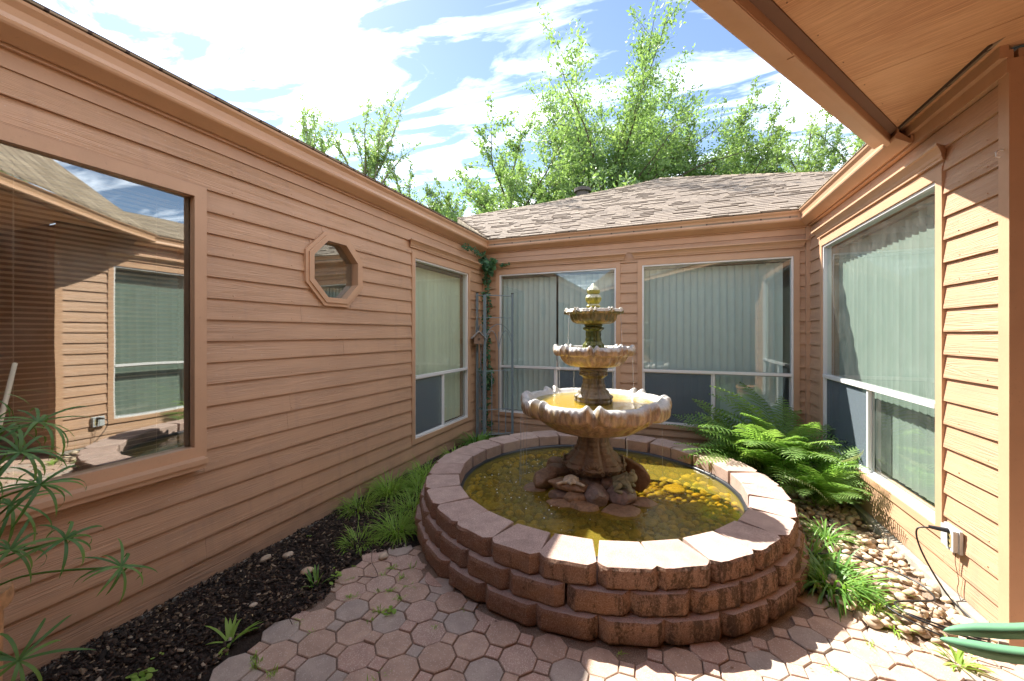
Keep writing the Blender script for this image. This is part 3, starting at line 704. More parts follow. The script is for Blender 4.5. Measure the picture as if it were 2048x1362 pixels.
# ------- porch soffit over the camera, its edge running diagonally
porch = empty('porch', parent=house)
ed = Vector((.566, .824, 0)).normalized(); nrm = Vector((-ed.y, ed.x, 0))   # nrm points outward, over the court
E1 = Vector((1.27, 3.34, 0)); 
def along(t_, off, z): p = E1+ed*t_+nrm*off; return (p.x, p.y, z)
def strip(name, o0, o1, z0, z1, m, t0=-6.2, t1=0.0, e0=0, e1=0):
    mb = MB()
    V = [along(t0, o0, z0), along(t1+e0, o0, z0), along(t1+e1, o1, z0), along(t0, o1, z0), along(t0, o0, z1), along(t1+e0, o0, z1), along(t1+e1, o1, z1), along(t0, o1, z1)]
    mb.add(V, [(0, 1, 2, 3), (7, 6, 5, 4), (0, 4, 5, 1), (1, 5, 6, 2), (2, 6, 7, 3), (3, 7, 4, 0)]); return mb.build(name, m, porch)
def sweep_edge(name, prof, m, t0=-6.85, t1=.0, mit=0.):
    mb = MB(); n = len(prof); V = [along(t0, o_, z) for o_, z in prof]+[along(t1+mit*o_, o_, z) for o_, z in prof]
    mb.add(V, [(i, (i+1) % n, n+(i+1) % n, n+i) for i in range(n)]+[tuple(range(n))[::-1], tuple(range(n, 2*n))]); return mb.build(name, m, porch)
gp2 = [(-.084, 2.664), (-.018, 2.664), (-.010, 2.668), (-.004, 2.678), (-.010, 2.690), (-.014, 2.71), (-.008, 2.74), (.006, 2.758), (.010, 2.768), (.004, 2.772), (-.02, 2.735), (-.03, 2.68), (-.084, 2.69)]
sweep_edge('gutter', gp2, M['gutter'], t1=-.02, mit=.9)
sweep_edge('fascia', [(-.110, 2.655), (-.0845, 2.655), (-.0845, 2.77), (-.110, 2.77)], M['trim'], t1=.10)
sweep_edge('dark_strip', [(-.150, 2.712), (-.1105, 2.700), (-.1105, 2.77), (-.150, 2.77)], M['dark_gap'], t1=.02)  # solid strip in dark brown for the fascia's inner face
# battens nailed under the fascia in two lengths
for a, b, dz in ((-6.8, -1.52, 0), (-1.50, .02, .003)):
    mb = MB(); V = []
    for z in (2.648+dz, 2.6545):
        V += [along(a, -.108, z), along(b, -.108, z), along(b, -.078, z), along(a, -.078, z)]
    mb.add(V, [(0, 3, 2, 1), (4, 5, 6, 7), (0, 1, 5, 4), (1, 2, 6, 5), (2, 3, 7, 6), (3, 0, 4, 7)]); mb.build('batten', M['trim'], porch)
# soffit sheet, local x turned along the grain
a0 = along(.06, -.111, 0); a1 = along(-6.84, -.111, 0)
poly = [(a1[0], a1[1]), (BX+1.5, -2.3), (BX+1.5, 2.45), (BX-.0, 2.45), (BX-.0, 3.32), (a0[0], a0[1])]
th = R(-29)
def rotp(p): return (p[0]*math.cos(th)+p[1]*math.sin(th), -p[0]*math.sin(th)+p[1]*math.cos(th))
def clip(poly_, keep):
    out = []
    for (p, q) in zip(poly_, poly_[1:]+poly_[:1]):
        kp, kq = keep(p), keep(q)
        if kp >= 0: out.append(p)
        if kp*kq < 0: t_ = kp/(kp-kq); out.append((p[0]+(q[0]-p[0])*t_, p[1]+(q[1]-p[1])*t_))
    return out
rp = [rotp(p) for p in poly]; ys0 = rotp((.98, 2.42))[1]; seams = [ys0-2.44, ys0-1.22, ys0, ys0+1.22]
for lo, hi in zip([-99]+seams, seams+[99]):
    pc_ = clip(clip(rp, lambda p: p[1]-lo-.0015), lambda p: hi-.0015-p[1])
    if len(pc_) > 2:
        mb = MB(); mb.prism(pc_, 0, .012, 'z'); mb.build('soffit_panel', M['ply'], porch, (0, 0, 2.72+random.uniform(-.0008, .0008)), (0, 0, th))
mb = MB(); mb.prism(rp, .0135, .02, 'z'); mb.build('soffit_backing', M['dark_gap'], porch, (0, 0, 2.72), (0, 0, th))
nl = MB()
for q in range(11):
    for off_ in (-.175,):
        p = along(-.25-q*.3, off_, 2.7195); nl.tube([(p[0], p[1], 2.7205), (p[0], p[1], 2.7188)], .003, 6)
nl.build('nail_heads', M['dark_gap'], porch)
# plywood joint line and wall bead
mb = MB(); mb.box(-.060, 2.425, 2.665, -.0305, 3.30, 2.7195); mb.build('wall_bead', M['trim'], porch, (BX, 0, 0))
mb = MB(); mb.box(-.0302, 2.50, 2.655, -.013, 3.36, 2.705); mb.build('dark_bead', M['dark_gap'], porch, (BX, 0, 0))  # thin dark brown strip in the joint between bead and wall
# porch roof above the soffit rising away from its gutter
mb = MB()
P0, P1 = Vector(along(-6.85, .012, 2.79)), Vector(along(0, .012, 2.79)); bk = -nrm*3.6+Vector((0, 0, 2.7))
mb.add([P0, P1, P1+bk*.35+ed*.2, P1+bk, P0+bk, *(v-Vector((0, 0, .014)) for v in (P0, P1, P1+bk*.35+ed*.2, P1+bk, P0+bk))], [(0, 1, 2, 3, 4), (9, 8, 7, 6, 5), (0, 5, 6, 1)])
mb.build('porch_roof', M['shingle_far'], porch)
# small hook on the corner post
hk = MB(); hk.tube([(0, 0, 0), (-.02, 0, 0), (-.033, 0, -.012), (-.03, 0, -.03), (-.015, 0, -.034)], .0035, 6)
o = hk.build('screw_hook', M['alu'], None, (BX-.028, 2.46, 2.27), (0, 0, R(20))); tag(o, 'small metal screw hook high on the right corner post', 'hook')

# ------- rooms behind the windows (dim)
def room(name, w, u0, u1, z0, z1, dep, m):
    mb = MB(); y0, y1 = .121, dep
    V = [(u0, y0, z0), (u1, y0, z0), (u1, y1, z0), (u0, y1, z0), (u0, y0, z1), (u1, y0, z1), (u1, y1, z1), (u0, y1, z1)]
    mb.add(V, [(0, 1, 2, 3), (4, 7, 6, 5), (1, 5, 6, 2), (2, 6, 7, 3), (3, 7, 4, 0)]); return wb(mb, name, m, w)
room('interior', 'L', -2.2, 3.0, 0, 2.6, 2.5, M['room']); room('interior', 'L', 3.02, 5.1, 0, 2.6, 2.5, M['room_light'])
room('interior', 'B', -2.5, 1.4, 0, 2.6, 2.0, M['room']); room('interior', 'R', -5.1, -2.5, 0, 2.6, 2.0, M['room'])
def vanes(label, w, u0, u1, z0, z1, m, ang, pitch=.079, width=.086, y=.115, jitter=2):
    loc, rz, _ = WALL[w]; t = empty('vertical_blind', loc, rz); tag(t, label, 'blind', 'vertical blinds behind the windows')
    mb = MB(); mb.box(u0, y-.02, z1, u1, y+.02, z1+.03); mb.build('head_rail', M['alu_dark'], t)
    k = ('vane', w, round(z1-z0, 2)); mv = MB(); n = 4
    xs = [(i/n-.5)*width for i in range(n+1)]; ys = [.006*(1-(2*i/n-1)**2) for i in range(n+1)]
    mv.add([(x, yy, 0) for x, yy in zip(xs, ys)]+[(x, yy, z1-z0-.01) for x, yy in zip(xs, ys)], [(i, i+1, n+2+i, n+1+i) for i in range(n)])
    me = mv.mesh('vane', m, True); u = u0+pitch/2
    while u < u1-.02:
        link('slat', me, t, (u, y, z0), (0, 0, R(ang+random.uniform(-jitter, jitter)))); u += pitch
    return t
vanes('closed grey vertical blind behind the window left of the fountain', 'B', -2.25, -1.46, .34, 2.25, M['vblind_dark'], 14)
vanes('closed grey vertical blind right behind the fountain finial', 'B', -1.42, -.64, .34, 2.25, M['vblind_dark'], 14)
vanes('grey vertical blind across the wide window behind the fern', 'B', -.3, 1.26, .34, 2.26, M['vblind_dark'], 12)
vanes('pale sunlit vertical blind in the tall right window', 'R', -4.73, -2.97, .37, 2.27, M['vblind'], 5, .082, .087, .12, 1.6)
vanes('cream vertical blind in the narrow left window', 'L', 3.48, 4.65, .33, 2.2, M['vblind_cream'], -16)
mbld = empty('mini_blind', WALL['L'][0], WALL['L'][1]); tag(mbld, 'dark brown horizontal mini blind inside the large left picture window', 'blind')
sl = MB(); L_ = bu1-bu0-.03
sl.add([(0, -.012, -.004), (0, 0, .0005), (0, .012, -.001), (L_, -.012, -.004), (L_, 0, .0005), (L_, .012, -.001)], [(0, 3, 4, 1), (1, 4, 5, 2)])
me = sl.mesh('slat', M['mini']); z = bz0+.03
while z < bz1-.03:
    link('slat', me, mbld, (bu0+.015, .075, z), (R(-28), 0, 0)); z += .024
cd = MB()
for uu in (.15, .75, 1.25): cd.tube([(uu, .062, bz0+.02), (uu, .062, bz1-.02)], .0012, 4)
cd.build('ladder_cord', M['mini'], mbld)

# ------------------------------------------------------------------ patio pavers
patio = empty('patio', (0, 0, 0)); tag(patio, kind='structure')
base = MB(); base.add([(-1.80, -.4, -.011), (2.9, -.4, -.011), (2.9, 2.43, -.011), (1.42, 2.42, -.011), (1.1, 2.43, -.011), (.9, 2.6, -.011), (.72, 2.8, -.011), (.2, 2.9, -.011), (-1.2, 2.9, -.011), (-1.62, 2.2, -.011), (-1.76, 1.9, -.011)], [tuple(range(11))])
base.build('joint_sand', M['sand'], patio)
P_ = .1615; th0 = R(-42.8); av = Vector((math.cos(th0), math.sin(th0))); bv = Vector((-av.y, av.x)); O_ = Vector((-1.415, 1.471))
def ngon_prism(n, r, rot, h, bev, mats, name, jag=0):
    mb = MB(); V = []
    for rr, z in ((r, -.05), (r, h-bev), (r-bev, h)):
        for k in range(n):
            a = rot+2*math.pi*k/n; V.append((rr*math.cos(a), rr*math.sin(a), z))
    F = [(k, (k+1) % n, n+(k+1) % n, n+k) for k in range(n)]+[(n+k, n+(k+1) % n, 2*n+(k+1) % n, 2*n+k) for k in range(n)]+[tuple(range(2*n, 3*n))]
    mb.add(V, F); return mb.mesh(name, mats)
oct_r = (P_/2-.0028)/math.cos(R(22.5)); sq_r = (P_*.4142/2-.0026)*math.sqrt(2)
octs = [ngon_prism(8, oct_r, R(22.5), .0, .0035, m, 'paver') for m in (M['paver_pink'], M['paver_pink'], M['paver_grey'], M['paver_agg'])]
sqs = [ngon_prism(4, sq_r, 0, .0, .003, m, 'small_paver') for m in (M['paver_pink'], M['paver_grey'], M['paver_agg'])]
def on_patio(x, y):
    if math.hypot(x-CX, y-CY) < 1.425: return False
    if x < -1.80+.06*math.sin(y*9) - (0 if y < 2.0 else (2.0-y)*.6): return False
    if x > 2.85 or y < -.35: return False
    lim = 2.9 if x < .62 else (2.70-(x-.62)*.75 if x < .95 else 2.44+.02*math.sin(x*9))
    return y < lim
far_p = MB(); joints = []; cand = []
for i in range(-30, 40):
    for j in range(-30, 40):
        c = O_+av*(i*P_)+bv*(j*P_)
        if on_patio(c.x, c.y): cand.append((c, 'o'))
        c2 = c+(av+bv)*(P_/2)
        if on_patio(c2.x, c2.y): cand.append((c2, 's'))
cand.sort(key=lambda q: abs(q[0].y-1.55)*.8+abs(q[0].x+.2)*.35)
no = ns = 0
for c, k in cand:
    dz = random.uniform(-.0035, .0035)+.002*math.sin(c.x*5); rt = (random.uniform(-.014, .014), random.uniform(-.014, .014), th0+random.uniform(-.02, .02))
    near = (no < 295 if k == 'o' else ns < 295)
    x, y = c.x+random.uniform(-.0012, .0012), c.y+random.uniform(-.0012, .0012)
    joints.append((c.x, c.y))
    if near:
        if k == 'o': link('paver', random.choice(octs), patio, (x, y, dz), rt); no += 1
        else: link('small_paver', random.choice(sqs), patio, (x, y, dz), rt); ns += 1
    else:
        n, r, ro_ = (8, oct_r, R(22.5)) if k == 'o' else (4, sq_r, 0)
        V = [(x+rr*math.cos(th0+ro_+2*math.pi*q/n), y+rr*math.sin(th0+ro_+2*math.pi*q/n), z) for rr, z in ((r, -.03), (r-.001, dz)) for q in range(n)]
        far_p.add(V, [(q, (q+1) % n, n+(q+1) % n, n+q) for q in range(n)]+[tuple(range(n, 2*n))])
if far_p.v:
    o = far_p.build('outer_pavers', M['paver_pink'], patio); o['kind'] = 'stuff'
# cut red pavers wedged against the ring
for a_ in (-128, -119, -110.5, -101, -60, -51):
    a = R(a_); r0 = 1.452
    mb = MB(); n = 9
    V = []
    for z in (-.04, -.001):
        for q in range(n): V.append((math.cos(a+R(-3.4+6.8*q/(n-1)))*(r0-.01), math.sin(a+R(-3.4+6.8*q/(n-1)))*(r0-.01), z))
        for q in range(n)[::-1]:
            t_ = -1+2*q/(n-1); V.append((math.cos(a+R(3.4*t_))*(r0+.045*(1-t_*t_)), math.sin(a+R(3.4*t_))*(r0+.045*(1-t_*t_)), z))
    m2 = 2*n; mb.add(V, [tuple(range(m2, 2*m2))]+[(q, (q+1) % m2, m2+(q+1) % m2, m2+q) for q in range(m2)])
    mb.build('cut_paver', M['paver_agg'], patio, (CX, CY, random.uniform(-.002, .003)))

# ------------------------------------------------------------------ ring wall of blocks
ring = empty('block_ring', (CX, CY, 0)); tag(ring, 'low round pond wall of three staggered courses of reddish concrete blocks', 'pond wall')
def block_mesh(seed, pitch, ro_, ri_, h):
    """trapezoid block with split front; local +x is outward"""
    r = random.Random(seed); hw = math.tan(pitch/2)*ro_-.0022; hi = math.tan(pitch/2)*ri_*.93-.003
    import mathutils
    nu, nv = 15, 8; V = []; F = []; m = []
    def nzv(a, b, c): return mn.fractal((a*14+seed*9.1, b*14, c), .8, 2.1, 4)
    # front patch
    for j in range(nv+1):
        for i in range(nu+1):
            s = i/nu*2-1; t = j/nv
            y = s*hw; x = ro_
            # chamfered corners
            ch = max(0, (abs(s)-.74)/.26); x -= .040*ch**1.2
            edge = max(0, 1-t/.16)**2*.010+max(0, (t-.86)/.14)**2*.009
            x -= edge
            wv = nzv(y, t*h, seed)
            amp = .0085 if j < nv else .0055
            x += (wv*amp-.002)
            if 0 < i < nu: y += mn.noise((i*3.1+seed, j*2.3, 1))*.002
            z = t*h-.0006 if j < nv else h-.0006+min(0, wv*.003)
            V.append((x, y*(1-.0*ch), z))
    I = lambda i, j: j*(nu+1)+i
    for j in range(nv):
        for i in range(nu): F.append((I(i, j), I(i+1, j), I(i+1, j+1), I(i, j+1))); m.append(1)
    b = len(V); V += [(ri_, -hi, 0), (ri_, hi, 0), (ri_, -hi, h-.006), (ri_, hi, h-.006), (ri_+.006, -hi+.005, h-.0008), (ri_+.006, hi-.005, h-.0008)]
    F.append(tuple(I(i, nv) for i in range(nu+1))+(b+5, b+4)); m.append(0)
    F.append(tuple(I(i, 0) for i in range(nu, -1, -1))+(b, b+1)); m.append(0)
    F.append((b+1, b, b+2, b+3)); m.append(0); F.append((b+3, b+2, b+4, b+5)); m.append(0)
    F.append((b, *(I(0, j) for j in range(nv+1)), b+4, b+2)); m.append(0)
    F.append((b+1, b+3, b+5, *(I(nu, j) for j in range(nv, -1, -1)))); m.append(0)
    me = mesh_np('block', V, F, (M['block_top'], M['block_face']), False, m)
    return me
NB = 29; pitch = 2*math.pi/NB; hC = .1067
# joint of the top course seen just left of the centre front
jx, jy = -.305*1.0, 1.80; ph0 = math.atan2(jy-CY, jx-CX)
for c, (ro_, ri_) in enumerate(((1.412, 1.16), (1.380, 1.125), (1.348, 1.085))):
    variants = [block_mesh(100*c+k, pitch, ro_, ri_, hC) for k in range(6)]
    for k in range(NB):
        a = ph0+pitch*(k+.5)+(pitch/2 if c == 1 else 0)+R(random.uniform(-.25, .25))
        dr_ = random.uniform(-.006, .006)
        link('block', variants[random.randrange(6)], ring, (math.cos(a)*dr_, math.sin(a)*dr_, c*hC+random.uniform(0, .0015)), (0, 0, a+R(random.uniform(-.5, .5))))

# ------------------------------------------------------------------ pond
WZ = .197
pn = MB(); n = 96; prof = [(1.105, .0), (1.105, .212), (1.088, .222), (1.070, .215), (1.066, .196), (1.060, .10), (1.0, .03), (0.001, .02)]
V = [(r_*math.cos(2*math.pi*k/n)*(1+.004*math.sin(5*2*math.pi*k/n)), r_*math.sin(2*math.pi*k/n), z+.004*math.sin(3*2*math.pi*k/n+1)) for r_, z in prof for k in range(n)]
pn.add(V, [(j*n+k, j*n+(k+1) % n, (j+1)*n+(k+1) % n, (j+1)*n+k) for j in range(len(prof)-1) for k in range(n)])
o = pn.build('pond_liner', M['liner'], None, (CX, CY, 0), smooth=True); tag(o, 'round black rubber pond liner with a rolled rim inside the block ring', 'pond liner')
wv = MB(); wv.add([(0, 0, 0)]+[(1.071*math.cos(2*math.pi*k/n), 1.071*math.sin(2*math.pi*k/n), 0) for k in range(n)], [(0, k+1, (k+1) % n+1) for k in range(n)])
o = wv.build('pond_water', M['pond_water'], None, (CX, CY, WZ)); tag(o, kind='structure')
def pebble(seed, sub=1, flat=.55):
    import bmesh
    bm = bmesh.new(); bmesh.ops.create_icosphere(bm, subdivisions=sub+1 if sub else 1, radius=1); r = random.Random(seed)
    sx, sy = r.uniform(.8, 1.15), r.uniform(.62, .95)
    for v in bm.verts:
        n_ = mn.noise(v.co*1.1+Vector((seed*7.3, 0, 0)))*.3+mn.noise(v.co*2.6+Vector((seed*3.3, 5, 0)))*.10
        v.co *= 1+n_; v.co.x *= sx; v.co.y *= sy; v.co.z *= flat*(1 if v.co.z > 0 else .8)
    V = np.array([v.co[:] for v in bm.verts]); F = np.array([[v.index for v in f.verts] for f in bm.faces]); bm.free(); return V, F
PEB = [pebble(s_i, 0 if s_i >= 100 else 1) for s_i in list(range(8))+list(range(100, 104))]
def peb_meshes(m): return [mesh_np('stone', PEB[i][0], PEB[i][1], m, True) for i in range(8)]
def scatter_stones(parent, name, pts, sizes, m, mstuff, nobj, order, zoff=0, tilt=.35):
    mesh8 = peb_meshes(m); idx = sorted(range(len(pts)), key=lambda i: order(pts[i], sizes[i])); VV = []; FF = []; b = 0
    for q, i in enumerate(idx):
        (x, y, z), s_2 = pts[i], sizes[i]; e = (random.uniform(-tilt, tilt), random.uniform(-tilt, tilt), random.uniform(0, 6.28))
        if q < nobj: link(name, mesh8[random.randrange(8)], parent, (x, y, z+zoff), e, s_2)
        else:
            v, f = PEB[random.choice((0, 1, 2, 3, 4, 5, 6, 7))] if s_2 > .02 else PEB[8+random.randrange(4)]
            Mx = np.array(Euler(e).to_matrix()); VV.append(v @ Mx.T*s_2+np.array([x, y, z+zoff])); FF.append(f+b); b += len(v)
    if VV:
        o = link(name+'_bed', mesh_np(name+'_bed', np.concatenate(VV), np.concatenate(FF), mstuff, True), parent); o['kind'] = 'stuff'
def pack(n, sampler, rad, tries=30):
    """dart throwing with a grid; returns points and radii"""
    pts = []; cell = {}; cs_ = .07
    for _ in range(n*tries):
        if len(pts) >= n: break
        p = sampler()
        if p is None: continue
        r_ = rad(); ix, iy = int(p[0]//cs_), int(p[1]//cs_); ok = True
        for a in (-1, 0, 1):
            for b in (-1, 0, 1):
                for (qx, qy, qr) in cell.get((ix+a, iy+b), ()):
                    if (qx-p[0])**2+(qy-p[1])**2 < (.80*(qr+r_))**2: ok = False; break
                if not ok: break
            if not ok: break
        if ok: cell.setdefault((ix, iy), []).append((p[0], p[1], r_)); pts.append((*p, r_))
    return pts
pond_floor = empty('pond_floor', (CX, CY, .02)); tag(pond_floor, kind='structure')
mb = MB(); mb.add([(0, 0, .02)]+[(1.055*math.cos(2*math.pi*k/48), 1.055*math.sin(2*math.pi*k/48), .02) for k in range(48)], [(0, k+1, (k+1) % 48+1) for k in range(48)])
mb.build('silt', mat('ochre pond silt', (.20, .14, .02), .9), pond_floor)
def s_pond():
    a, r_ = random.uniform(0, 6.283), 1.05*math.sqrt(random.random()); return (r_*math.cos(a), r_*math.sin(a))
ps = pack(900, s_pond, lambda: random.choice((.022, .028, .034, .04, .052)))
scatter_stones(pond_floor, 'stone', [(x, y, .022+r_*.25+random.uniform(0, .015)+max(0, math.hypot(x, y)-.8)*.38) for x, y, r_ in ps], [r_*1.05 for x, y, r_ in ps], M['pondstone'], M['pondstone_stuff'], 290, lambda p, s_2: -s_2*10+p[1]*.25)
# second loose layer of flat slabs under water
for k, (x, y, s_2, rz2) in enumerate(((.33, -.78, .10, .4), (-.15, -.56, .11, .1), (.05, -.62, .07, 1.1), (.42, -.28, .09, .2), (-.7, -.45, .11, .3), (-.62, .25, .09, 2), (.75, .1, .10, 1), (.62, .45, .12, 2), (-.2, .75, .12, .5))):
    v, f = PEB[k % 8]; me = mesh_np('flat_stone', v*np.array([1, 1, .3]), f, M['pondstone'], True); link('flat_stone', me, pond_floor, (x, y, .075), (random.uniform(-.1, .1), random.uniform(-.1, .1), rz2), s_2)
# foam bubbles
fb = MB(); 
for _ in range(230):
    a, r_ = random.gauss(2.9, 1.2), abs(random.gauss(.55, .25)); 
    if r_ > 1.03: continue
    x, y, s_2 = r_*math.cos(a), r_*math.sin(a), random.choice((.002, .0025, .003, .004, .006))
    n_ = 6; fb.add([(x+s_2*math.cos(k*6.283/n_), y+s_2*math.sin(k*6.283/n_), 0) for k in range(n_)]+[(x, y, s_2*.8)], [(k, (k+1) % n_, n_) for k in range(n_)])
o = fb.build('foam', M['foam'], None, (CX, CY, WZ+.0008), smooth=True); tag(o, 'white foam bubbles drifting on the amber pond water', 'foam', kind='stuff')

# ------------------------------------------------------------------ fountain
FX, FY = CX, CY
ftn = empty('fountain', (FX, FY, .05)); tag(ftn, 'three tier cast stone fountain with scalloped basins and artichoke finial, algae stained', 'fountain')
FACE = math.atan2(-FY, -FX)          # direction towards the viewer
def lathe(name, prof, mod, m, n=288, cap=False):
    th_ = np.linspace(0, 2*np.pi, n, endpoint=False); V = []
    for i, p in enumerate(prof):
        r_, z = mod(i, p, th_); V.append(np.stack([r_*np.cos(th_), r_*np.sin(th_), z], -1))
    V = np.concatenate(V); k = len(prof); I = np.arange(k*n).reshape(k, n)
    F = np.stack([I[:-1], np.roll(I[:-1], -1, 1), np.roll(I[1:], -1, 1), I[1:]], -1).reshape(-1, 4)
    me = mesh_np(name, V, F, m, True); o = link(name, me, ftn, (0, 0, -.05)); return o
def smooth_prof(pts, k=5):
    """Catmull-Rom refinement of (r, z, w...) rows"""
    P = np.array(pts, float); out = []
    for i in range(len(P)-1):
        p0, p1, p2, p3 = P[max(i-1, 0)], P[i], P[i+1], P[min(i+2, len(P)-1)]
        for q in range(k):
            t = q/k; out.append(.5*((2*p1)+(-p0+p2)*t+(2*p0-5*p1+4*p2-p3)*t*t+(-p0+3*p1-3*p2+p3)*t**3))
    out.append(P[-1]); return np.array(out)
def basin(name, Rr, zr, zb, rb, lobes, m, thick, ribs, curl, depth):
    """columns: r, z, lobe weight, rib weight, underside flute weight"""
    pf = [(.04, zr-depth, 0, 0, 0), (rb*.9, zr-depth, 0, 0, 0), (Rr*.70, zr-depth*.75, .1, .2, 0), (Rr*.84, zr-.022, .35, .6, 0), (Rr*.90, zr+.004, .8, 1, 0), (Rr*.955, zr+.008, 1, 1, 0),
          (Rr*1.0, zr-.012, 1, 1, 0), (Rr*1.01, zr-curl*.55, 1, 1, 0), (Rr*.985, zr-curl, .9, .8, 0), (Rr*.93, zr-curl*1.10, .5, .4, .3), (Rr*.86, zr-curl*1.05, .3, 0, .6), (Rr*.82, zr-curl*1.3, .15, 0, 1),
          (Rr*.76, zr-(zr-zb)*.66, .05, 0, 1), (Rr*.63, zr-(zr-zb)*.87, 0, 0, .8), (rb*1.0, zb+.006, 0, 0, .2), (rb*.8, zb, 0, 0, 0)]
    pf = smooth_prof(pf, 4)
    def mod(i, p, th_):
        r_, z, lw, rw, uw = p; ph = (th_-FACE)*lobes/2
        # scallops meet in paired knobs: |cos| lobes plus two narrow bumps either side of each joint
        c = np.abs(np.sin(ph)); d_ = (np.mod((th_-FACE)*lobes/(2*np.pi)+.5, 1)-.5)
        kn = np.exp(-((np.abs(d_)-.10)/.065)**2); notch = np.exp(-(d_/.035)**2)
        rr = r_*(1+lw*(.030*c-.030*(1-c)+.045*kn-.03*notch))
        zz = z+lw*Rr*(.060*kn-.030*notch-.022*(1-np.abs(2*d_))*(1-kn)*0+.012*c)
        rr += rw*Rr*.0045*np.cos((th_-FACE)*ribs+np.sin(ph)*1.4)
        zz += rw*Rr*.002*np.cos((th_-FACE)*ribs+np.sin(ph)*1.4)
        rr += uw*Rr*(.018*np.abs(np.cos((th_-FACE)*lobes))-.012+.020*kn)
        rr += .002*np.sin(th_*23+z*60)
        return rr, zz
    return lathe(name, pf, mod, m, 384)
bb = basin('large_basin', .572, .905, .655, .29, 8, M['bowl_big'], 0, 80, .105, .055)
bm_ = basin('middle_basin', .318, 1.322, 1.160, .10, 8, M['bowl_mid'], 0, 56, .055, .035)
bs_ = basin('small_basin', .232, 1.625, 1.510, .078, 10, M['bowl_small'], 0, 50, .026, .025)
# carved pedestals
def stem(name, prof, leaves, m, depth=.12, scroll=True):
    pf = smooth_prof(prof, 5)
    def mod(i, p, th_):
        r_, z, w_ = p; a = (th_-FACE)*leaves
        leaf = np.abs(np.cos(a/2))**.6
        vein = .25*np.cos(a*3+np.sin(z*90)*.8)
        rr = r_*(1+w_*depth*(leaf-.55+.22*vein)+w_*.035*np.sin(z*150)*leaf)
        return rr, np.full_like(th_, z)
    return lathe(name, pf, mod, m, 192)
stem('upper_stem', [(.070, 1.515, 0), (.072, 1.503, .2), (.066, 1.497, .3), (.078, 1.490, 1), (.074, 1.475, 1), (.062, 1.462, .6), (.058, 1.42, .8), (.062, 1.38, 1), (.078, 1.345, 1.2), (.088, 1.318, 1.2), (.086, 1.295, .8), (.08, 1.28, 0)], 8, M['stem_green'], .16)
stem('middle_stem', [(.10, 1.165, 0), (.114, 1.158, 0), (.114, 1.142, 0), (.104, 1.136, .1), (.110, 1.126, 1), (.104, 1.105, 1.2), (.086, 1.085, .7), (.082, 1.05, .8), (.092, 1.00, 1), (.118, .96, 1.2), (.143, .925, 1.2), (.146, .90, .8), (.14, .87, .2), (.13, .85, 0)], 8, M['stem_grey'], .15)
stem('pedestal', [(.15, .67, 0), (.135, .655, .1), (.122, .62, .3), (.120, .57, .6), (.135, .52, .9), (.165, .475, 1.1), (.205, .43, 1.2), (.232, .395, 1.2), (.232, .36, .9), (.205, .335, .3), (.192, .31, 0), (.205, .27, 0), (.222, .23, 0), (.215, .19, 0), (.19, .15, 0), (.2, .06, 0)], 8, M['stem_brown'], .18)
# scroll volutes and shell fans on the pedestal shoulder
for k in range(8):
    a = FACE+k*math.pi/4+math.pi/8; c_, s2 = math.cos(a), math.sin(a)
    for sgn in (-1, 1):
        pts = []; rs_ = []
        for q in range(20):
            t_ = q/19; an = t_*4.2*math.pi/1.6; rad_ = .024*(1-t_*.8); ly = sgn*(.030+rad_*math.cos(an)*.9); lz = .372+rad_*math.sin(an)
            rr = .243+.012*(t_); pts.append((c_*rr-s2*ly, s2*rr+c_*ly, lz)); rs_.append(.0065*(1-t_*.4))
        vt = MB(); vt.tube(pts, rs_, 6); vt.build('scroll', M['stem_brown'], ftn, (0, 0, -.05), smooth=True)
for k in range(4):
    a = FACE+k*math.pi/2; c_, s2 = math.cos(a), math.sin(a); V = []; nq, nt_ = 29, 8
    for i in range(nt_):
        t_ = i/(nt_-1)
        for q in range(nq):
            f = (q/(nq-1)*2-1); ridge = .006*abs(math.cos(f*math.pi*3.5)); r2 = .012+.058*t_; ly, lz = r2*math.sin(f*1.25), .385+r2*math.cos(f*1.25)
            rr = .238+.020*math.sin(t_*2.4)-.022*t_+ridge*t_; V.append((c_*rr-s2*ly, s2*rr+c_*ly, lz))
    F = [(i*nq+q, i*nq+q+1, (i+1)*nq+q+1, (i+1)*nq+q) for i in range(nt_-1) for q in range(nq-1)]
    link('shell_fan', mesh_np('shell_fan', V, F, M['stem_brown'], True), ftn, (0, 0, -.05))
# finial: collar, lower bud and artichoke top with scales
fn = MB(); prof = smooth_prof([(.05, 1.655), (.056, 1.662), (.054, 1.672), (.044, 1.678), (.040, 1.684), (.054, 1.70), (.062, 1.722), (.058, 1.745), (.042, 1.758), (.040, 1.764), (.050, 1.776), (.050, 1.792), (.038, 1.812), (.022, 1.828), (.012, 1.842), (.006, 1.852), (.001, 1.855)], 4)
def fmod(i, p, th_):
    r_, z = p; a = th_-FACE; w_ = 1 if z > 1.68 else 0
    row = np.floor((z-1.68)/.022); ph = a*5+row*np.pi/1.0
    return r_*(1+w_*.11*np.abs(np.cos(ph/1.0))*(1-((z-1.68)/.022-row)*.8)), np.full_like(th_, z)
lathe('finial', prof, fmod, M['finial'], 96)
st = MB(); st.tube([(0, 0, 1.60), (0, 0, 1.662)], [.05, .05], 16); st.tube([(0, 0, 1.30), (0, 0, 1.34)], .06, 12); st.build('core', M['stem_green'], ftn, (0, 0, -.05))
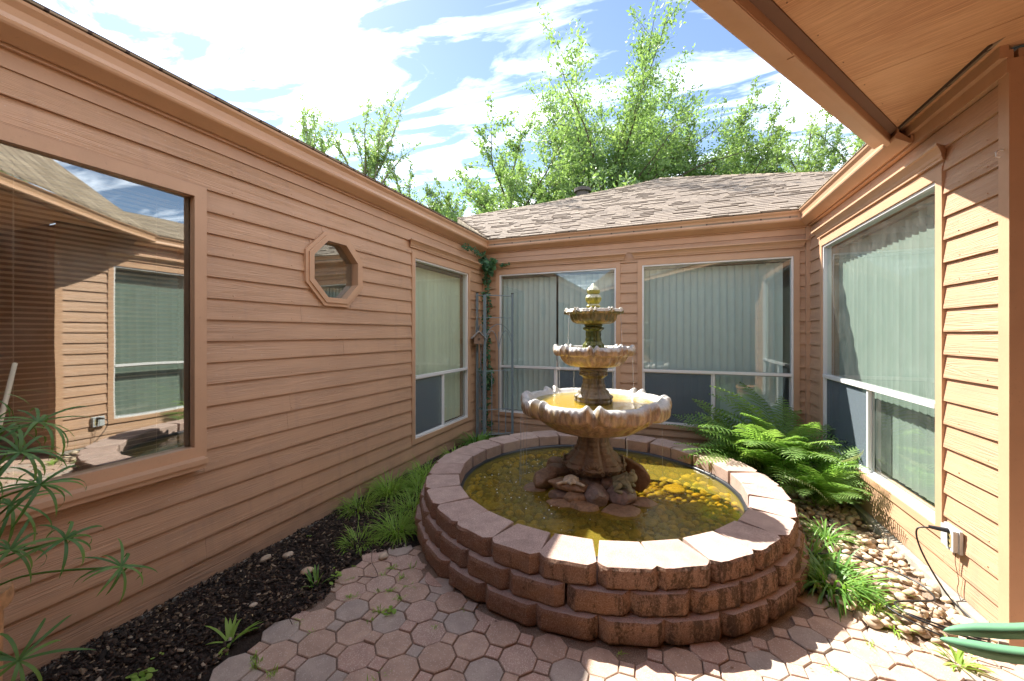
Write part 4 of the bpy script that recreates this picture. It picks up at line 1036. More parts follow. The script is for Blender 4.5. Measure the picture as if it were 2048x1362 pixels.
# water lying in the basins
def disc(name, r_, z, parent_loc, m, n=72, hole=.0):
    mb = MB(); mb.add([(hole*math.cos(k*6.28318/n), hole*math.sin(k*6.28318/n), 0) for k in range(n)]+[(r_*math.cos(k*6.28318/n), r_*math.sin(k*6.28318/n), 0) for k in range(n)], [(k, n+k, n+(k+1) % n, (k+1) % n) for k in range(n)])
    return mb.build(name, m, None, (FX, FY, z))
disc('algae_film', .47, .868, None, M['basin_in'], hole=.11).parent = None
bpy.data.objects['algae_film'].parent = ftn; bpy.data.objects['algae_film'].location = (0, 0, .822)
for nm, r_, z, lb in (('basin_water', .485, .888, ''), ('basin_water', .262, 1.306, ''), ('basin_water', .19, 1.614, '')):
    o = disc(nm, r_, z, None, M['bowl_water'], hole=.05); tag(o, kind='structure')
# thin falling streams
dp = MB()
for (r0, z0, z1, a_list) in ((.326, 1.262, .89, (-150, -146, -28, -25, 60, 120, -142)), (.592, .80, WZ, (172, 178, -175, 165, 20, 60, 110, -166)), (.238, 1.598, 1.31, (-140, -30, 75, 150))):
    for ad_ in a_list:
        a = FACE+R(ad_+90+random.uniform(-1, 1)); pts = []; rs_ = []
        for q in range(14):
            t_ = q/13; rr = r0+.012*math.sqrt(t_); pts.append((rr*math.cos(a)+.002*math.sin(q*2.1), rr*math.sin(a), z0+(z1-z0)*t_)); rs_.append(.0011+.0009*abs(math.sin(q*1.7+ad_)))
        dp.tube(pts, rs_, 5)
o = dp.build('falling_water', M['drip'], None, (FX, FY, 0), smooth=True); tag(o, 'thin trickles of water falling from basin to basin of the fountain', 'water', kind='stuff')

# ------------------------------------------------------------------ rocks round the pedestal
def rock_mesh(seed, sx, sy, sz, m):
    import bmesh
    r = random.Random(seed); bm = bmesh.new(); pts = []
    n_ = r.choice((6, 7, 8))
    for lv, z in ((.92, -1), (1, .1), (.82, 1)):
        for k in range(n_):
            a = 6.283*(k+r.uniform(-.25, .25))/n_; q = lv*r.uniform(.82, 1.08); pts.append((sx*q*math.cos(a), sy*q*math.sin(a), sz*(z+r.uniform(-.25, .25))))
    for p in pts: bm.verts.new(p)
    bmesh.ops.convex_hull(bm, input=bm.verts); bmesh.ops.delete(bm, geom=[v for v in bm.verts if not v.link_faces], context='VERTS')
    bmesh.ops.bevel(bm, geom=bm.edges[:], offset=min(sx, sy, sz)*.16, segments=1, affect='EDGES', profile=.6)
    bmesh.ops.triangulate(bm, faces=bm.faces)
    bmesh.ops.subdivide_edges(bm, edges=[e for e in bm.edges if e.calc_length() > .03], cuts=1, use_grid_fill=False)
    for v in bm.verts: v.co += Vector((0, 0, 1))*mn.noise(v.co*22+Vector((seed, 0, 0)))*.005+v.co.normalized()*mn.noise(v.co*40)*.003
    me = bpy.data.meshes.new('rock'); bm.to_mesh(me); bm.free(); me.materials.append(m); return me
#      screen-ish layout around the pedestal: (x, y, z, sx, sy, sz, tiltx, tilty, rz, grey, label)
RK = [(-.145, -.235, .255, .155, .085, .026, -.08, .10, -.05, 0, 'long flat brown slab carrying the white turtle in front of the pedestal'),
      (.020, -.300, .225, .085, .080, .060, .4, .5, .5, 1, 'grey angular rock in front, right of the turtle slab'),
      (.185, -.245, .225, .105, .085, .038, .0, .05, .3, 1, 'smooth dark grey rock under the frog'),
      (-.335, -.09, .240, .115, .075, .045, .3, -.25, .9, 0, 'tilted brown wet rock at the left end of the pile'),
      (-.245, -.02, .290, .120, .065, .028, .15, .1, .3, 0, 'long flat slab leaning on the left of the pedestal'),
      (-.27, .10, .275, .10, .07, .045, .1, .1, .1, 0, 'dark rock behind the left side of the pedestal'),
      (.255, .045, .285, .165, .035, .075, -.15, .28, -.65, 0, 'thin slab standing on edge at the right of the pedestal'),
      (-.11, -.315, .195, .085, .06, .03, 0, .1, .2, 0, 'brown block under the turtle slab, nearest the grey rock'),
      (-.225, -.285, .205, .075, .06, .022, 0, .05, .1, 0, 'small flat rock on the left in the middle layer'),
      (-.19, -.35, .170, .115, .06, .020, .02, 0, .1, 0, 'flat slab at the waterline, left of the pile'),
      (-.055, -.38, .172, .10, .06, .022, .05, .05, -.1, 0, 'brown slab at the waterline in the front middle'),
      (.17, -.375, .160, .15, .10, .018, .02, .03, .25, 0, 'wide thin slab awash at the front right'),
      (.30, -.23, .168, .11, .075, .018, .0, .05, .1, 0, 'flat wet slab right of the frog'),
      (-.235, -.225, .250, .045, .04, .02, .1, .2, .1, 0, 'small round stone wedged under the turtle slab'),
      (-.40, -.13, .165, .10, .08, .02, .0, .05, .1, 0, 'submerged flat slab under the left trickle'),
      (.12, .24, .21, .12, .08, .05, .0, .1, .4, 0, 'brown rock behind the right of the pedestal'),
      (-.1, .27, .21, .13, .08, .05, .0, .1, .1, 0, 'brown rock directly behind the pedestal'),
      (.10, -.19, .27, .06, .05, .03, .1, .1, .4, 0, 'small rock hidden between pedestal and frog')]
def facing(x, y):   # layout given with x to the viewer's right and y away from the viewer
    fx, fy = math.cos(FACE), math.sin(FACE); rx, ry = -fy, fx
    return (rx*x-fx*y, ry*x-fy*y)
FR = FACE+math.pi/2
for k, (x, y, z, sx_, sy_, sz_, tx, ty, rz2, gy_, lb) in enumerate(RK):
    wx, wy = facing(x*1.13, y*1.13); z += .028; sx_, sy_, sz_ = sx_*1.16, sy_*1.16, sz_*1.12
    o = link('rock', rock_mesh(k+3, sx_, sy_, sz_, M['rock_grey'] if gy_ else M['rock']), None, (FX+wx, FY+wy, z), (tx, ty, FR+rz2)); tag(o, lb, 'rock', 'rocks piled round the fountain foot')

# ------------------------------------------------------------------ skinned animals
def skin_obj(name, verts, edges, radii, m, parent, loc=(0, 0, 0), rot=(0, 0, 0), sub=2, scale=1.):
    me = bpy.data.meshes.new(name); me.from_pydata([tuple(Vector(v)*scale) for v in verts], edges, []); me.materials.append(m)
    o = link(name, me, parent, loc, rot); md = o.modifiers.new('skin', 'SKIN'); md.use_smooth_shade = True
    for i, r_ in enumerate(radii):
        rr = r_ if hasattr(r_, '__len__') else (r_, r_); me.skin_vertices[0].data[i].radius = (rr[0]*scale, rr[1]*scale)
    me.skin_vertices[0].data[0].use_root = True
    s = o.modifiers.new('sub', 'SUBSURF'); s.levels = sub; s.render_levels = sub
    return o
# turtle with domed shell and two curved front flippers, facing the viewer
tx, ty = facing(-.165, -.285)
tur = empty('turtle_figurine', (FX+tx, FY+ty, .318), FR); tur.scale = (1.22,)*3; tag(tur, 'small bleached sea turtle figurine with spread front flippers on the brown slab', 'figurine')
mb = MB(); nn, kk = 24, 7; V = []
for j in range(kk+1):
    p = j/kk*math.pi/2; rr = math.cos(p)
    for q in range(nn):
        a = 6.283*q/nn; sc_ = 1+.05*math.cos(a*6)*rr+(.12 if abs(math.cos(a)) > .93 else 0)*rr; V.append((.043*rr*math.cos(a)*sc_, .050*rr*math.sin(a)*sc_, .006+.034*math.sin(p)**.85+.0025*abs(math.sin(a*3))*math.sin(p*2)))
mb.add(V, [(j*nn+q, j*nn+(q+1) % nn, (j+1)*nn+(q+1) % nn, (j+1)*nn+q) for j in range(kk) for q in range(nn)]+[tuple(range(nn))[::-1]])
mb.build('shell', M['shell'], tur, smooth=True)
skin_obj('body', [(0, 0, .012), (0, -.045, .016), (0, -.062, .016), (0, -.076, .012), (-.030, -.040, .012), (-.058, -.048, .009), (-.078, -.064, .007), (-.088, -.060, .009), (.030, -.040, .012), (.058, -.048, .009), (.078, -.064, .007), (.088, -.058, .009), (-.03, .045, .008), (-.045, .06, .006), (.03, .045, .008), (.045, .06, .006)],
         [(0, 1), (1, 2), (2, 3), (0, 4), (4, 5), (5, 6), (6, 7), (0, 8), (8, 9), (9, 10), (10, 11), (0, 12), (12, 13), (0, 14), (14, 15)], [.014, .011, .014, .007, .010, .010, .008, .003, .010, .010, .008, .003, .008, .006, .008, .006], M['shell'], tur)
# frog with bulging eyes sitting facing right
fx_, fy_ = facing(.20, -.27)
frog = empty('frog_figurine', (FX+fx_, FY+fy_, .288), FR+R(-10)); frog.scale = (1.7,)*3; tag(frog, 'mossy grey concrete frog figurine crouching on the dark grey rock', 'figurine')
FV = [(0, 0, .034), (.026, 0, .046), (.050, -.004, .058), (.070, -.008, .056), (-.030, 0, .024),           # spine, head, snout, rump
      (-.026, -.030, .026), (.004, -.044, .034), (-.022, -.050, .010), (.014, -.056, .006),               # near hind leg
      (-.026, .030, .026), (.004, .044, .034), (-.022, .050, .010), (.014, .056, .006),                   # far hind leg
      (.034, -.026, .032), (.042, -.036, .014), (.058, -.040, .005), (.034, .026, .032), (.044, .034, .014), (.058, .038, .005),
      (.044, -.018, .074), (.044, .014, .074)]
FE = [(0, 1), (1, 2), (2, 3), (0, 4), (4, 5), (5, 6), (6, 7), (7, 8), (4, 9), (9, 10), (10, 11), (11, 12), (1, 13), (13, 14), (14, 15), (1, 16), (16, 17), (17, 18), (2, 19), (2, 20)]
skin_obj('body', FV, FE, [(.030, .028), (.028, .026), (.026, .020), (.016, .011), .020, .016, .015, .011, .008, .016, .015, .011, .008, .012, .010, .007, .012, .010, .007, .010, .010], M['frogm'], frog)
for sy_ in (-.021, .017):
    v, f = PEB[0]; link('eye', mesh_np('eye', v*np.array([.0095, .0095, .016]), f, M['frogm'], True), frog, (.048, sy_, .079))

# ------------------------------------------------------------------ river stone bed along the right wall
bed = empty('gravel_bed', (0, 0, 0)); tag(bed, kind='structure')
def s_bed():
    x, y = random.uniform(.55, 1.42), random.uniform(2.36, 5.05)
    if math.hypot(x-CX, y-CY) < 1.44: return None
    if y < 2.62-(x-.62)*.75+.06 and x < .95: return None
    if y < 2.40: return None
    return (x, y)
pts = []; szs = []
for lay, (n_, rr) in enumerate(((520, (.018, .034)), (300, (.016, .030)))):
    for x, y, r_ in pack(n_, s_bed, lambda: random.uniform(*rr)*random.choice((.75, 1, 1.15))):
        pts.append((x, y, .008+lay*.020+random.uniform(0, .01)+max(0, (x-1.25))*.12)); szs.append(r_*1.08)
scatter_stones(bed, 'stone', pts, szs, M['river'], M['river_stuff'], 298, lambda p, s_2: p[1]-s_2*30-(p[2]*14))
mb = MB(); mb.add([(.72, 2.60, -.006), (.98, 2.38, -.006), (1.42, 2.37, -.006), (1.42, 5.1, -.006), (.2, 5.1, -.006), (.5, 3.9, -.006), (.8, 3.3, -.006)], [(0, 1, 2, 3, 4, 5, 6)]); mb.build('bedding', M['sand'], bed)
for (x, y, s_2) in ((1.36, 2.86, .045), (1.40, 3.02, .05), (1.33, 2.55, .04), (1.38, 3.2, .035)):
    v, f = PEB[3]; link('edge_stone', mesh_np('edge_stone', v, f, M['river'], True), bed, (x, y, .05), (.5, .2, x*9), s_2)

# ------------------------------------------------------------------ mulch bed
def in_mulch(x, y):
    if math.hypot(x-CX, y-CY) < 1.45: return False
    return x < -1.80+.06*math.sin(y*9)-(0 if y < 2.0 else (2.0-y)*.6) and y < 4.9
V = []; F = []; b = 0
nchip = 26000; xs = rng.uniform(AX-.0, -1.1, nchip*2); ys = rng.uniform(-.3, 5.1, nchip*2); cnt = 0
for x, y in zip(xs, ys):
    if cnt >= nchip: break
    if not in_mulch(x, y): continue
    s_2 = rng.uniform(.0035, .010)*(1.7 if rng.random() < .05 else 1); L2 = s_2*rng.uniform(.6, 1.6); a = rng.uniform(0, 6.28); ti = rng.normal(0, .35, 2); z = rng.uniform(-.008, .006)+.004
    u = np.array([math.cos(a), math.sin(a), ti[0]]); w_ = np.array([-math.sin(a), math.cos(a), ti[1]]); nn_ = np.array([0, 0, 1.]); h = s_2*.45; c0 = np.array([x, y, z])
    P4 = [c0-u*L2-w_*s_2*.6, c0+u*L2-w_*s_2*.45, c0+u*L2*.8+w_*s_2*.55, c0-u*L2*.85+w_*s_2*.6]
    V += P4+[p+nn_*h for p in P4]; F += [(b+4, b+5, b+6, b+7), (b, b+1, b+5, b+4), (b+1, b+2, b+6, b+5), (b+2, b+3, b+7, b+6), (b+3, b, b+4, b+7)]; b += 8; cnt += 1
o = link('mulch', mesh_np('mulch', np.array(V), np.array(F), M['mulch'])); tag(o, 'dark bark mulch chips covering the planting bed along the left wall', 'mulch', kind='stuff')
for (x, y, s_2, lb) in ((-2.02, 1.72, .034, 'tan pebble lying alone in the middle of the dark mulch'), (-2.28, 1.80, .030, 'small ochre pebble near the foot of the left wall'), (-2.38, 1.72, .032, 'grey pebble against the left wall footing'), (-2.03, 1.40, .018, 'little pale chip of stone in the near mulch'), (-1.70, 2.02, .03, 'ochre pebble at the edge of the pavers by the grass')):
    v, f = PEB[int(s_2*1000) % 8]; o = link('pebble', mesh_np('pebble', v, f, M['river'], True), None, (x, y, .012), (0, .2, x), s_2); tag(o, lb, 'pebble', 'loose pebbles in the mulch')

# ------------------------------------------------------------------ plants
def blade(mb_V, mb_F, base, az, L, w, lean, curl, nseg=5, fold=.25, twist=0):
    """one arching strap leaf"""
    d = np.array([math.cos(az), math.sin(az)]); s_ = np.array([-d[1], d[0], 0]); p = np.array(base, float); an = lean; b = len(mb_V)
    for i in range(nseg+1):
        t = i/nseg; ww = w*(math.sin(math.pi*min(1, .18+t*.82))**.7 if t < 1 else 0)*.5
        mb_V.append(p-s_*ww+np.array([0, 0, ww*fold])); mb_V.append(p+s_*ww+np.array([0, 0, ww*fold]))
        an += curl/nseg*(1+t); st_ = L/nseg; p = p+np.array([d[0]*math.sin(an), d[1]*math.sin(an), math.cos(an)])*st_
    for i in range(nseg): mb_F.append((b+2*i, b+2*i+1, b+2*i+3, b+2*i+2))
def clump(name, loc, n, L, w, m, label, cat, group=None, spread=.05, lean=(.1, .9), curl=(.6, 1.5), parent=None, squash=1, nseg=5):
    V = []; F = []
    for _ in range(n):
        a = random.uniform(0, 6.283); r_ = spread*math.sqrt(random.random()); a2 = a+random.uniform(-.6, .6)
        blade(V, F, (r_*math.cos(a), r_*math.sin(a)*squash, 0), a2, L*random.uniform(.55, 1.1), w*random.uniform(.7, 1.2), random.uniform(*lean), random.uniform(*curl), nseg)
    o = link(name, mesh_np(name, np.array(V), np.array(F), m, True), parent, loc)
    if label: tag(o, label, cat, group)
    return o
clump('lily_turf', (.86, 2.73, .0), 230, .26, .011, M['leaf_lily'], 'large clump of glossy strap leaves between the pond wall and river stones', 'plant', spread=.11, lean=(.1, .8), curl=(.6, 1.7))
clump('lily_turf', (.80, 2.95, .0), 130, .24, .010, M['leaf_lily'], 'strap leaved clump directly against the right side of the pond wall', 'plant', spread=.08, lean=(.1, .8), curl=(.6, 1.6))
clump('lily_turf', (1.0, 2.62, .0), 60, .17, .007, M['leaf_lime'], 'yellow green grassy clump on the near edge of the river stones', 'plant', spread=.05, lean=(.1, .9), curl=(.6, 1.7))
clump('lily_turf', (1.00, 3.30, .02), 70, .22, .010, M['leaf_lily'], 'small strap leaved clump below the front fern fronds', 'plant', spread=.04, lean=(.2, 1.0), curl=(.5, 1.3))
clump('lily_turf', (-2.25, 4.45, .0), 230, .28, .013, M['leaf_lily'], 'dense strap leaved clump under the narrow left window by the trellis', 'plant', spread=.13, lean=(.05, .8), curl=(.5, 1.3))
clump('lily_turf', (-2.12, 4.15, .0), 120, .2, .010, M['leaf_lily'], 'lower strap leaved clump beside the back left of the pond wall', 'plant', spread=.13, lean=(.05, .9), curl=(.6, 1.5))
for k, (x, y, n_, L, lb) in enumerate(((-2.28, 3.35, 150, .22, 'tuft of long grass against the left wall, furthest one'), (-2.33, 2.85, 170, .24, 'tall grass tuft leaning on the left wall below the octagonal window side'), (-2.05, 2.95, 120, .16, 'short grass between wall and pond ring'), (-2.13, 3.7, 110, .17, 'grass tuft beside the pond ring towards the back'),
                                         (-1.83, 2.32, 190, .19, 'thick grass tuft touching the left side of the pond ring'), (-1.98, 2.1, 80, .12, 'low yellowish grass at the paver edge'), (-1.93, 2.65, 140, .2, 'upright grass beside the pond ring in the mulch'), (-2.36, 2.5, 90, .2, 'grass tuft nearest the camera at the foot of the left wall'), (-2.0, 3.35, 120, .2, 'grass tuft wedged behind the left side of the pond ring'), (-2.3, 3.95, 110, .19, 'grass under the near edge of the narrow left window'), (-2.2, 3.1, 120, .2, 'grass in the middle of the strip between wall and ring'))):
    clump('grass_tuft', (x, y, -.01), int(n_*1.7), L*1.15, .0055, M['leaf_lime'], lb, 'grass', 'grass tufts along the left bed', spread=.09, lean=(0, .9), curl=(.5, 1.9))
clump('weed', (-1.90, 1.20, -.005), 17, .16, .014, M['leaf_lime'], 'broad bladed crabgrass weed at the near edge of the mulch', 'weed', spread=.012, lean=(.3, 1.1), curl=(.3, 1.1))
clump('weed', (-1.88, 1.66, -.005), 12, .11, .013, M['leaf_lily'], 'little lily seedling at the paver edge in the mulch', 'weed', spread=.03, lean=(.1, .7), curl=(.4, .9))
clump('weed', (1.17, 2.30, .0), 22, .11, .010, M['leaf_lime'], 'green weed sprouting from a paver joint near the right wall', 'weed', spread=.02, lean=(.4, 1.2), curl=(.2, 1.0))
clump('weed', (1.02, 2.46, .0), 16, .08, .006, M['leaf_lime'], 'small grass weed where pavers meet the river stones', 'weed', spread=.02, lean=(.2, 1.2), curl=(.2, 1.0))
# broad leaved seedlings
def seedling(loc, n, r_, label, m='leaf_lime', h=.03):
    V = []; F = []
    for _ in range(n):
        a = random.uniform(0, 6.283); rr = random.uniform(.2, 1)*r_; c0 = np.array([rr*math.cos(a), rr*math.sin(a), random.uniform(.3, 1)*h]); s_2 = random.uniform(.008, .016)*(r_/.05)**.4; b = len(V)
        V.append(c0); k = 7; til = np.array([random.uniform(-.4, .4), random.uniform(-.4, .4)])
        for q in range(k):
            t = 6.283*q/k; p = np.array([math.cos(t), math.sin(t)*.75]); V.append(c0+np.array([p[0]*s_2, p[1]*s_2, (p@til)*s_2-.15*s_2]))
        F += [(b, b+1+q, b+1+(q+1) % k) for q in range(k)]
    o = link('seedling', mesh_np('seedling', np.array(V), np.array(F), M[m]), None, loc); tag(o, label, 'seedling', 'broad leaved seedlings on the ground'); return o
seedling((-2.03, .93, 0), 26, .05, 'round leaved seedling in the near mulch at the lower edge')
seedling((-1.80, 1.72, 0), 12, .045, 'pale lobed seedling beside the lily seedling', h=.07)
seedling((-1.335, 1.63, 0), 16, .035, 'clover like seedling growing between two pavers', h=.02)
seedling((-2.10, 1.02, 0), 3, .02, 'tiny seedling alone in the mulch')
seedling((-2.36, 2.02, 0), 6, .02, 'seedling at the foot of the left wall')
seedling((-.26, 4.86, .0), 8, .07, 'tall seedling with rounded leaves behind the pond under the wide window', h=.2)
seedling((-1.75, 4.78, .0), 10, .07, 'leafy seedling at the foot of the trellis', h=.1)
# moss and weeds in the joints
V = []; F = []
for _ in range(330):
    cx_, cy_ = random.choice(joints); a = th0+R(45*random.randrange(8)+22.5); x, y = cx_+.083*math.cos(a)+random.uniform(-.01, .01), cy_+.083*math.sin(a)+random.uniform(-.01, .01)
    if x > -.2 and random.random() < .72: continue
    if y < .5: continue
    for _ in range(random.choice((5, 9, 16, 26))):
        blade(V, F, (x+random.gauss(0, .009), y+random.gauss(0, .009), -.004), random.uniform(0, 6.28), random.uniform(.014, .042), .0042, random.uniform(.1, 1.2), random.uniform(.2, 1), 2)
o = link('joint_weeds', mesh_np('joint_weeds', np.array(V), np.array(F), M['leaf_lime'])); tag(o, 'tiny weeds and moss growing in the paver joints', 'weeds', kind='stuff')

V = []; F = []
for _ in range(260):
    x, y = random.choice([(random.uniform(-2.5, -1.2), random.uniform(.6, 4.6)), (random.uniform(-1.8, 1.5), random.uniform(.8, 2.6)), (random.uniform(.6, 1.4), random.uniform(2.4, 3.6)), (random.uniform(.9, 1.42), random.uniform(2.3, 2.6))])
    if math.hypot(x-CX, y-CY) < 1.46: continue
    s_2 = random.uniform(.006, .018)*(1 if x < -1.7 else .6); a = random.uniform(0, 6.28); u = np.array([math.cos(a), math.sin(a), random.uniform(-.3, .3)]); w_ = np.array([-math.sin(a), math.cos(a), random.uniform(-.4, .4)]); c0 = np.array([x, y, .008 if x < -1.75 else (.05 if x > .85 and y > 2.45 else .006)]); b = len(V)
    V += [c0-u*s_2, c0-w_*s_2*.35+np.array([0, 0, .003]), c0+u*s_2, c0+w_*s_2*.35+np.array([0, 0, .002])]; F.append((b, b+1, b+2, b+3))
M['litter'] = island_mat('dry leaf litter', [(0, (.10, .06, .03)), (.5, (.28, .18, .09)), (1, (.5, .38, .2))], .85)
o = link('leaf_litter', mesh_np('leaf_litter', np.array(V), np.array(F), M['litter'])); tag(o, 'scattered dry leaf bits and twigs on bed and pavers', 'leaf litter', kind='stuff')
# ferns ------------------------------------------------------
def frond_mesh(seed, m, np_=26, droop=1.15, wid=.20):
    r = random.Random(seed); V = []; F = []; b = 0
    an = .45+r.uniform(-.12, .12); p = np.array([0., 0., 0.]); P = []; T = []
    for i in range(np_+1):
        P.append(p.copy()); t = i/np_; d = np.array([math.cos(math.pi/2-an), 0, math.sin(math.pi/2-an)]); T.append(d); an += droop/np_*(1+.6*t); p = p+d/np_
    for i in range(np_):
        w = .006*(1-i/np_)+.0015; q = len(V); V += [P[i]+np.array([0, -w, 0]), P[i]+np.array([0, w, 0]), P[i+1]+np.array([0, w, 0]), P[i+1]+np.array([0, -w, 0])]; F.append((q, q+1, q+2, q+3))
    for i in range(2, np_+1):
        t = i/np_; L = wid*(math.sin(math.pi*min(1, (t*.86+.14)))**.75)*r.uniform(.9, 1.08); hw = .0135*(1-.4*t)
        up = np.array([-T[i-1][2], 0, T[i-1][0]])
        for sg in (-1, 1):
            d = T[i-1]*.42+np.array([0, sg*.9, 0]); d /= np.linalg.norm(d); fw = T[i-1]; base_ = P[min(i, np_)]; q = len(V); dr_ = r.uniform(.05, .3)
            for k, (s_, ww) in enumerate(((0, .8), (.35, 1), (.7, .72), (1, .08))):
                c0 = base_+d*L*s_-np.array([0, 0, 1])*L*dr_*s_*s_+up*.012*math.sin(s_*3); V += [c0-fw*hw*ww, c0+fw*hw*ww]
            F += [(q+2*k, q+2*k+1, q+2*k+3, q+2*k+2) for k in range(3)]
    return mesh_np('frond', np.array(V), np.array(F), m)
fr_meshes = [frond_mesh(k, M['leaf_fern'], wid=random.choice((.17, .2, .22)), droop=random.uniform(.55, 1.1)) for k in range(6)]
fr_pale = frond_mesh(9, M['leaf_fern_pale'], wid=.08)
def fern(loc, n, L, label, bias=None, lo=.25, hi=1.0):
    t = empty('fern', loc); tag(t, label, 'fern', 'ferns in the back right corner')
    for k in range(n):
        az = random.uniform(0, 6.283) if bias is None else random.gauss(bias, 1.3); s_2 = L*random.uniform(.6, 1.08)
        link('frond', random.choice(fr_meshes), t, (.03*math.cos(az), .03*math.sin(az), random.uniform(0, .05)), (random.uniform(-.35, .35), random.uniform(-.30, .42), az), (s_2, s_2*random.uniform(.8, 1.1), s_2))
    return t
fern((1.02, 4.50, .05), 46, 1.10, 'tallest fern in the corner between the two back windows', bias=-2.1)
fern((.82, 4.25, .05), 38, .80, 'broad arching fern left of the corner, beside the pond wall', bias=-2.2)
fern((1.12, 3.95, .05), 30, .64, 'sunlit fern against the right wall under the tall window', bias=-1.7)
fern((.80, 4.65, .03), 28, .92, 'fern behind, below the wide back window', bias=2.6)
fern((1.12, 3.85, .03), 12, .46, 'lowest fern whose fronds hang over the river stones', bias=-1.6)
fb_ = bpy.data.objects['fern']
link('pale_frond', fr_pale, fb_, (-.25, -.75, .22), (.2, .75, -.25), .42); link('pale_frond', fr_pale, bpy.data.objects['fern.002'], (.08, -.28, .42), (1.3, -.4, .9), .22)
# single young fern leaf up the corner
fern((1.33, 4.85, .1), 3, .75, 'lone upright fern leaf against the corner siding', bias=1.2)

# ivy up the back left corner --------------------------------
def ivy(path, n, spread, smin, smax):
    V = []; F = []
    for _ in range(n):
        t = random.random()*(len(path)-1); i = int(t); f = t-i; c0 = np.array(path[i])*(1-f)+np.array(path[min(i+1, len(path)-1)])*f
        c0 = c0+rng.normal(0, spread, 3); c0[0] = max(c0[0], AX+.03); c0[1] = min(c0[1], DY-.03)
        s_2 = random.uniform(smin, smax); nrm_ = np.array([.55, -.75, .35])+rng.normal(0, .35, 3); nrm_ /= np.linalg.norm(nrm_)
        u = np.cross(nrm_, [0, 0, 1.]); u /= np.linalg.norm(u); w_ = np.cross(u, nrm_); a = random.uniform(-.9, .9); dn = -w_*math.cos(a)+u*math.sin(a); sd = np.cross(nrm_, dn); b = len(V)
        for (p, q) in ((0, 0), (.25, .55), (.6, .42), (1.15, 0), (.6, -.42), (.25, -.55), (.45, 0)): V.append(c0+dn*p*s_2+sd*q*s_2+nrm_*(.12*s_2 if (p, q) == (.45, 0) else 0))
        F += [(b, b+1, b+6), (b+1, b+2, b+6), (b+2, b+3, b+6), (b+3, b+4, b+6), (b+4, b+5, b+6), (b+5, b, b+6)]
    return V, F
vine = empty('ivy_vine', (AX+.08, DY-.1, 0)); tag(vine, 'ivy vine climbing the back left corner behind the trellis up to the eave', 'vine')
off = np.array([-(AX+.08), -(DY-.1), 0])
pc = [(AX+.10, DY-.12, .1), (AX+.09, DY-.1, .6), (AX+.12, DY-.12, 1.0), (AX+.08, DY-.08, 1.5), (AX+.1, DY-.1, 2.0), (AX+.08, DY-.08, 2.35), (AX+.07, DY-.1, 2.56)]
V, F = ivy(pc, 330, .035, .022, .05); V2, F2 = ivy([(AX+.07, DY-.15, 2.55), (AX+.08, DY-.5, 2.575), (AX+.08, DY-.75, 2.575)], 120, .018, .014, .03); F += [tuple(i+len(V) for i in f) for f in F2]; V += V2
V2, F2 = ivy([(AX+.13, DY-.16, 2.42), (AX+.22, DY-.12, 2.47)], 42, .05, .05, .085); F += [tuple(i+len(V) for i in f) for f in F2]; V += V2
V2, F2 = ivy([(AX+.28, DY-.07, 2.44), (AX+.42, DY-.05, 2.42)], 22, .018, .02, .035); F += [tuple(i+len(V) for i in f) for f in F2]; V += V2
V2, F2 = ivy([(AX+.16, DY-.2, .75), (AX+.16, DY-.24, .95)], 40, .05, .03, .06); F += [tuple(i+len(V) for i in f) for f in F2]; V += V2
link('leaves', mesh_np('leaves', np.array(V)+off, F, M['leaf_ivy']), vine)
mb = MB(); mb.tube([(np.array(p)+off)+np.array([.0, .03, 0]) for p in pc], .006, 6); mb.build('stem', M['bark'], vine)

# trellis with two hinged panels -------------------------------
tr = empty('trellis', (-2.32, 4.78, 0)); tag(tr, 'blue grey metal corner trellis with arched wire work in the back left corner', 'trellis')
Ax_, Bx_, Cx_ = Vector((-2.475, 4.86, 0)), Vector((-2.32, 4.78, 0)), Vector((-2.035, 5.08, 0))
def rel(p, z): return (p.x+2.32, p.y-4.78, z)
for p, z1, nm in ((Ax_, 2.0, 'post'), (Bx_, 1.97, 'post'), (Cx_, 1.995, 'post')):
    mb = MB(); c = rel(p, 0); s_2 = .013 if p is Ax_ else (.016 if p is Bx_ else .013); mb.box(c[0]-s_2, c[1]-s_2, .0, c[0]+s_2, c[1]+s_2, z1); mb.build(nm, M['trellis'], tr)
    mb = MB(); mb.box(c[0]-s_2-.002, c[1]-s_2-.002, z1, c[0]+s_2+.002, c[1]+s_2+.002, z1+.012); mb.build('post_cap', M['black'], tr)
for p, q in ((Ax_, Bx_), (Bx_, Cx_)):
    for z in (1.965, 1.66, .93, .40, .06):
        mb = MB(); mb.tube([rel(p, z), rel(q, z)], .007 if z > 1.9 else .005, 6); mb.build('rail', M['trellis'], tr)
    for f in (.25, .5, .75):
        a = p.lerp(q, f); top = {.25: .93, .5: 1.47, .75: .93}[f]; mb = MB(); mb.tube([rel(a, .06), rel(a, top)], .006, 6); mb.build('bar', M['trellis'], tr)
    for f0, f1 in ((0, .5), (.5, 1), (.0, 1)):
        a, b = p.lerp(q, f0), p.lerp(q, f1); h0 = 1.2 if f1-f0 < .9 else 1.35; pk = .28 if f1-f0 < .9 else .22; pts = []
        for k in range(13):
            t_ = k/12; c = a.lerp(b, t_); pts.append(rel(c, h0+pk*math.sin(math.pi*t_)**.6))
        mb = MB(); mb.tube(pts, .005, 5); mb.build('arch', M['trellis'], tr)
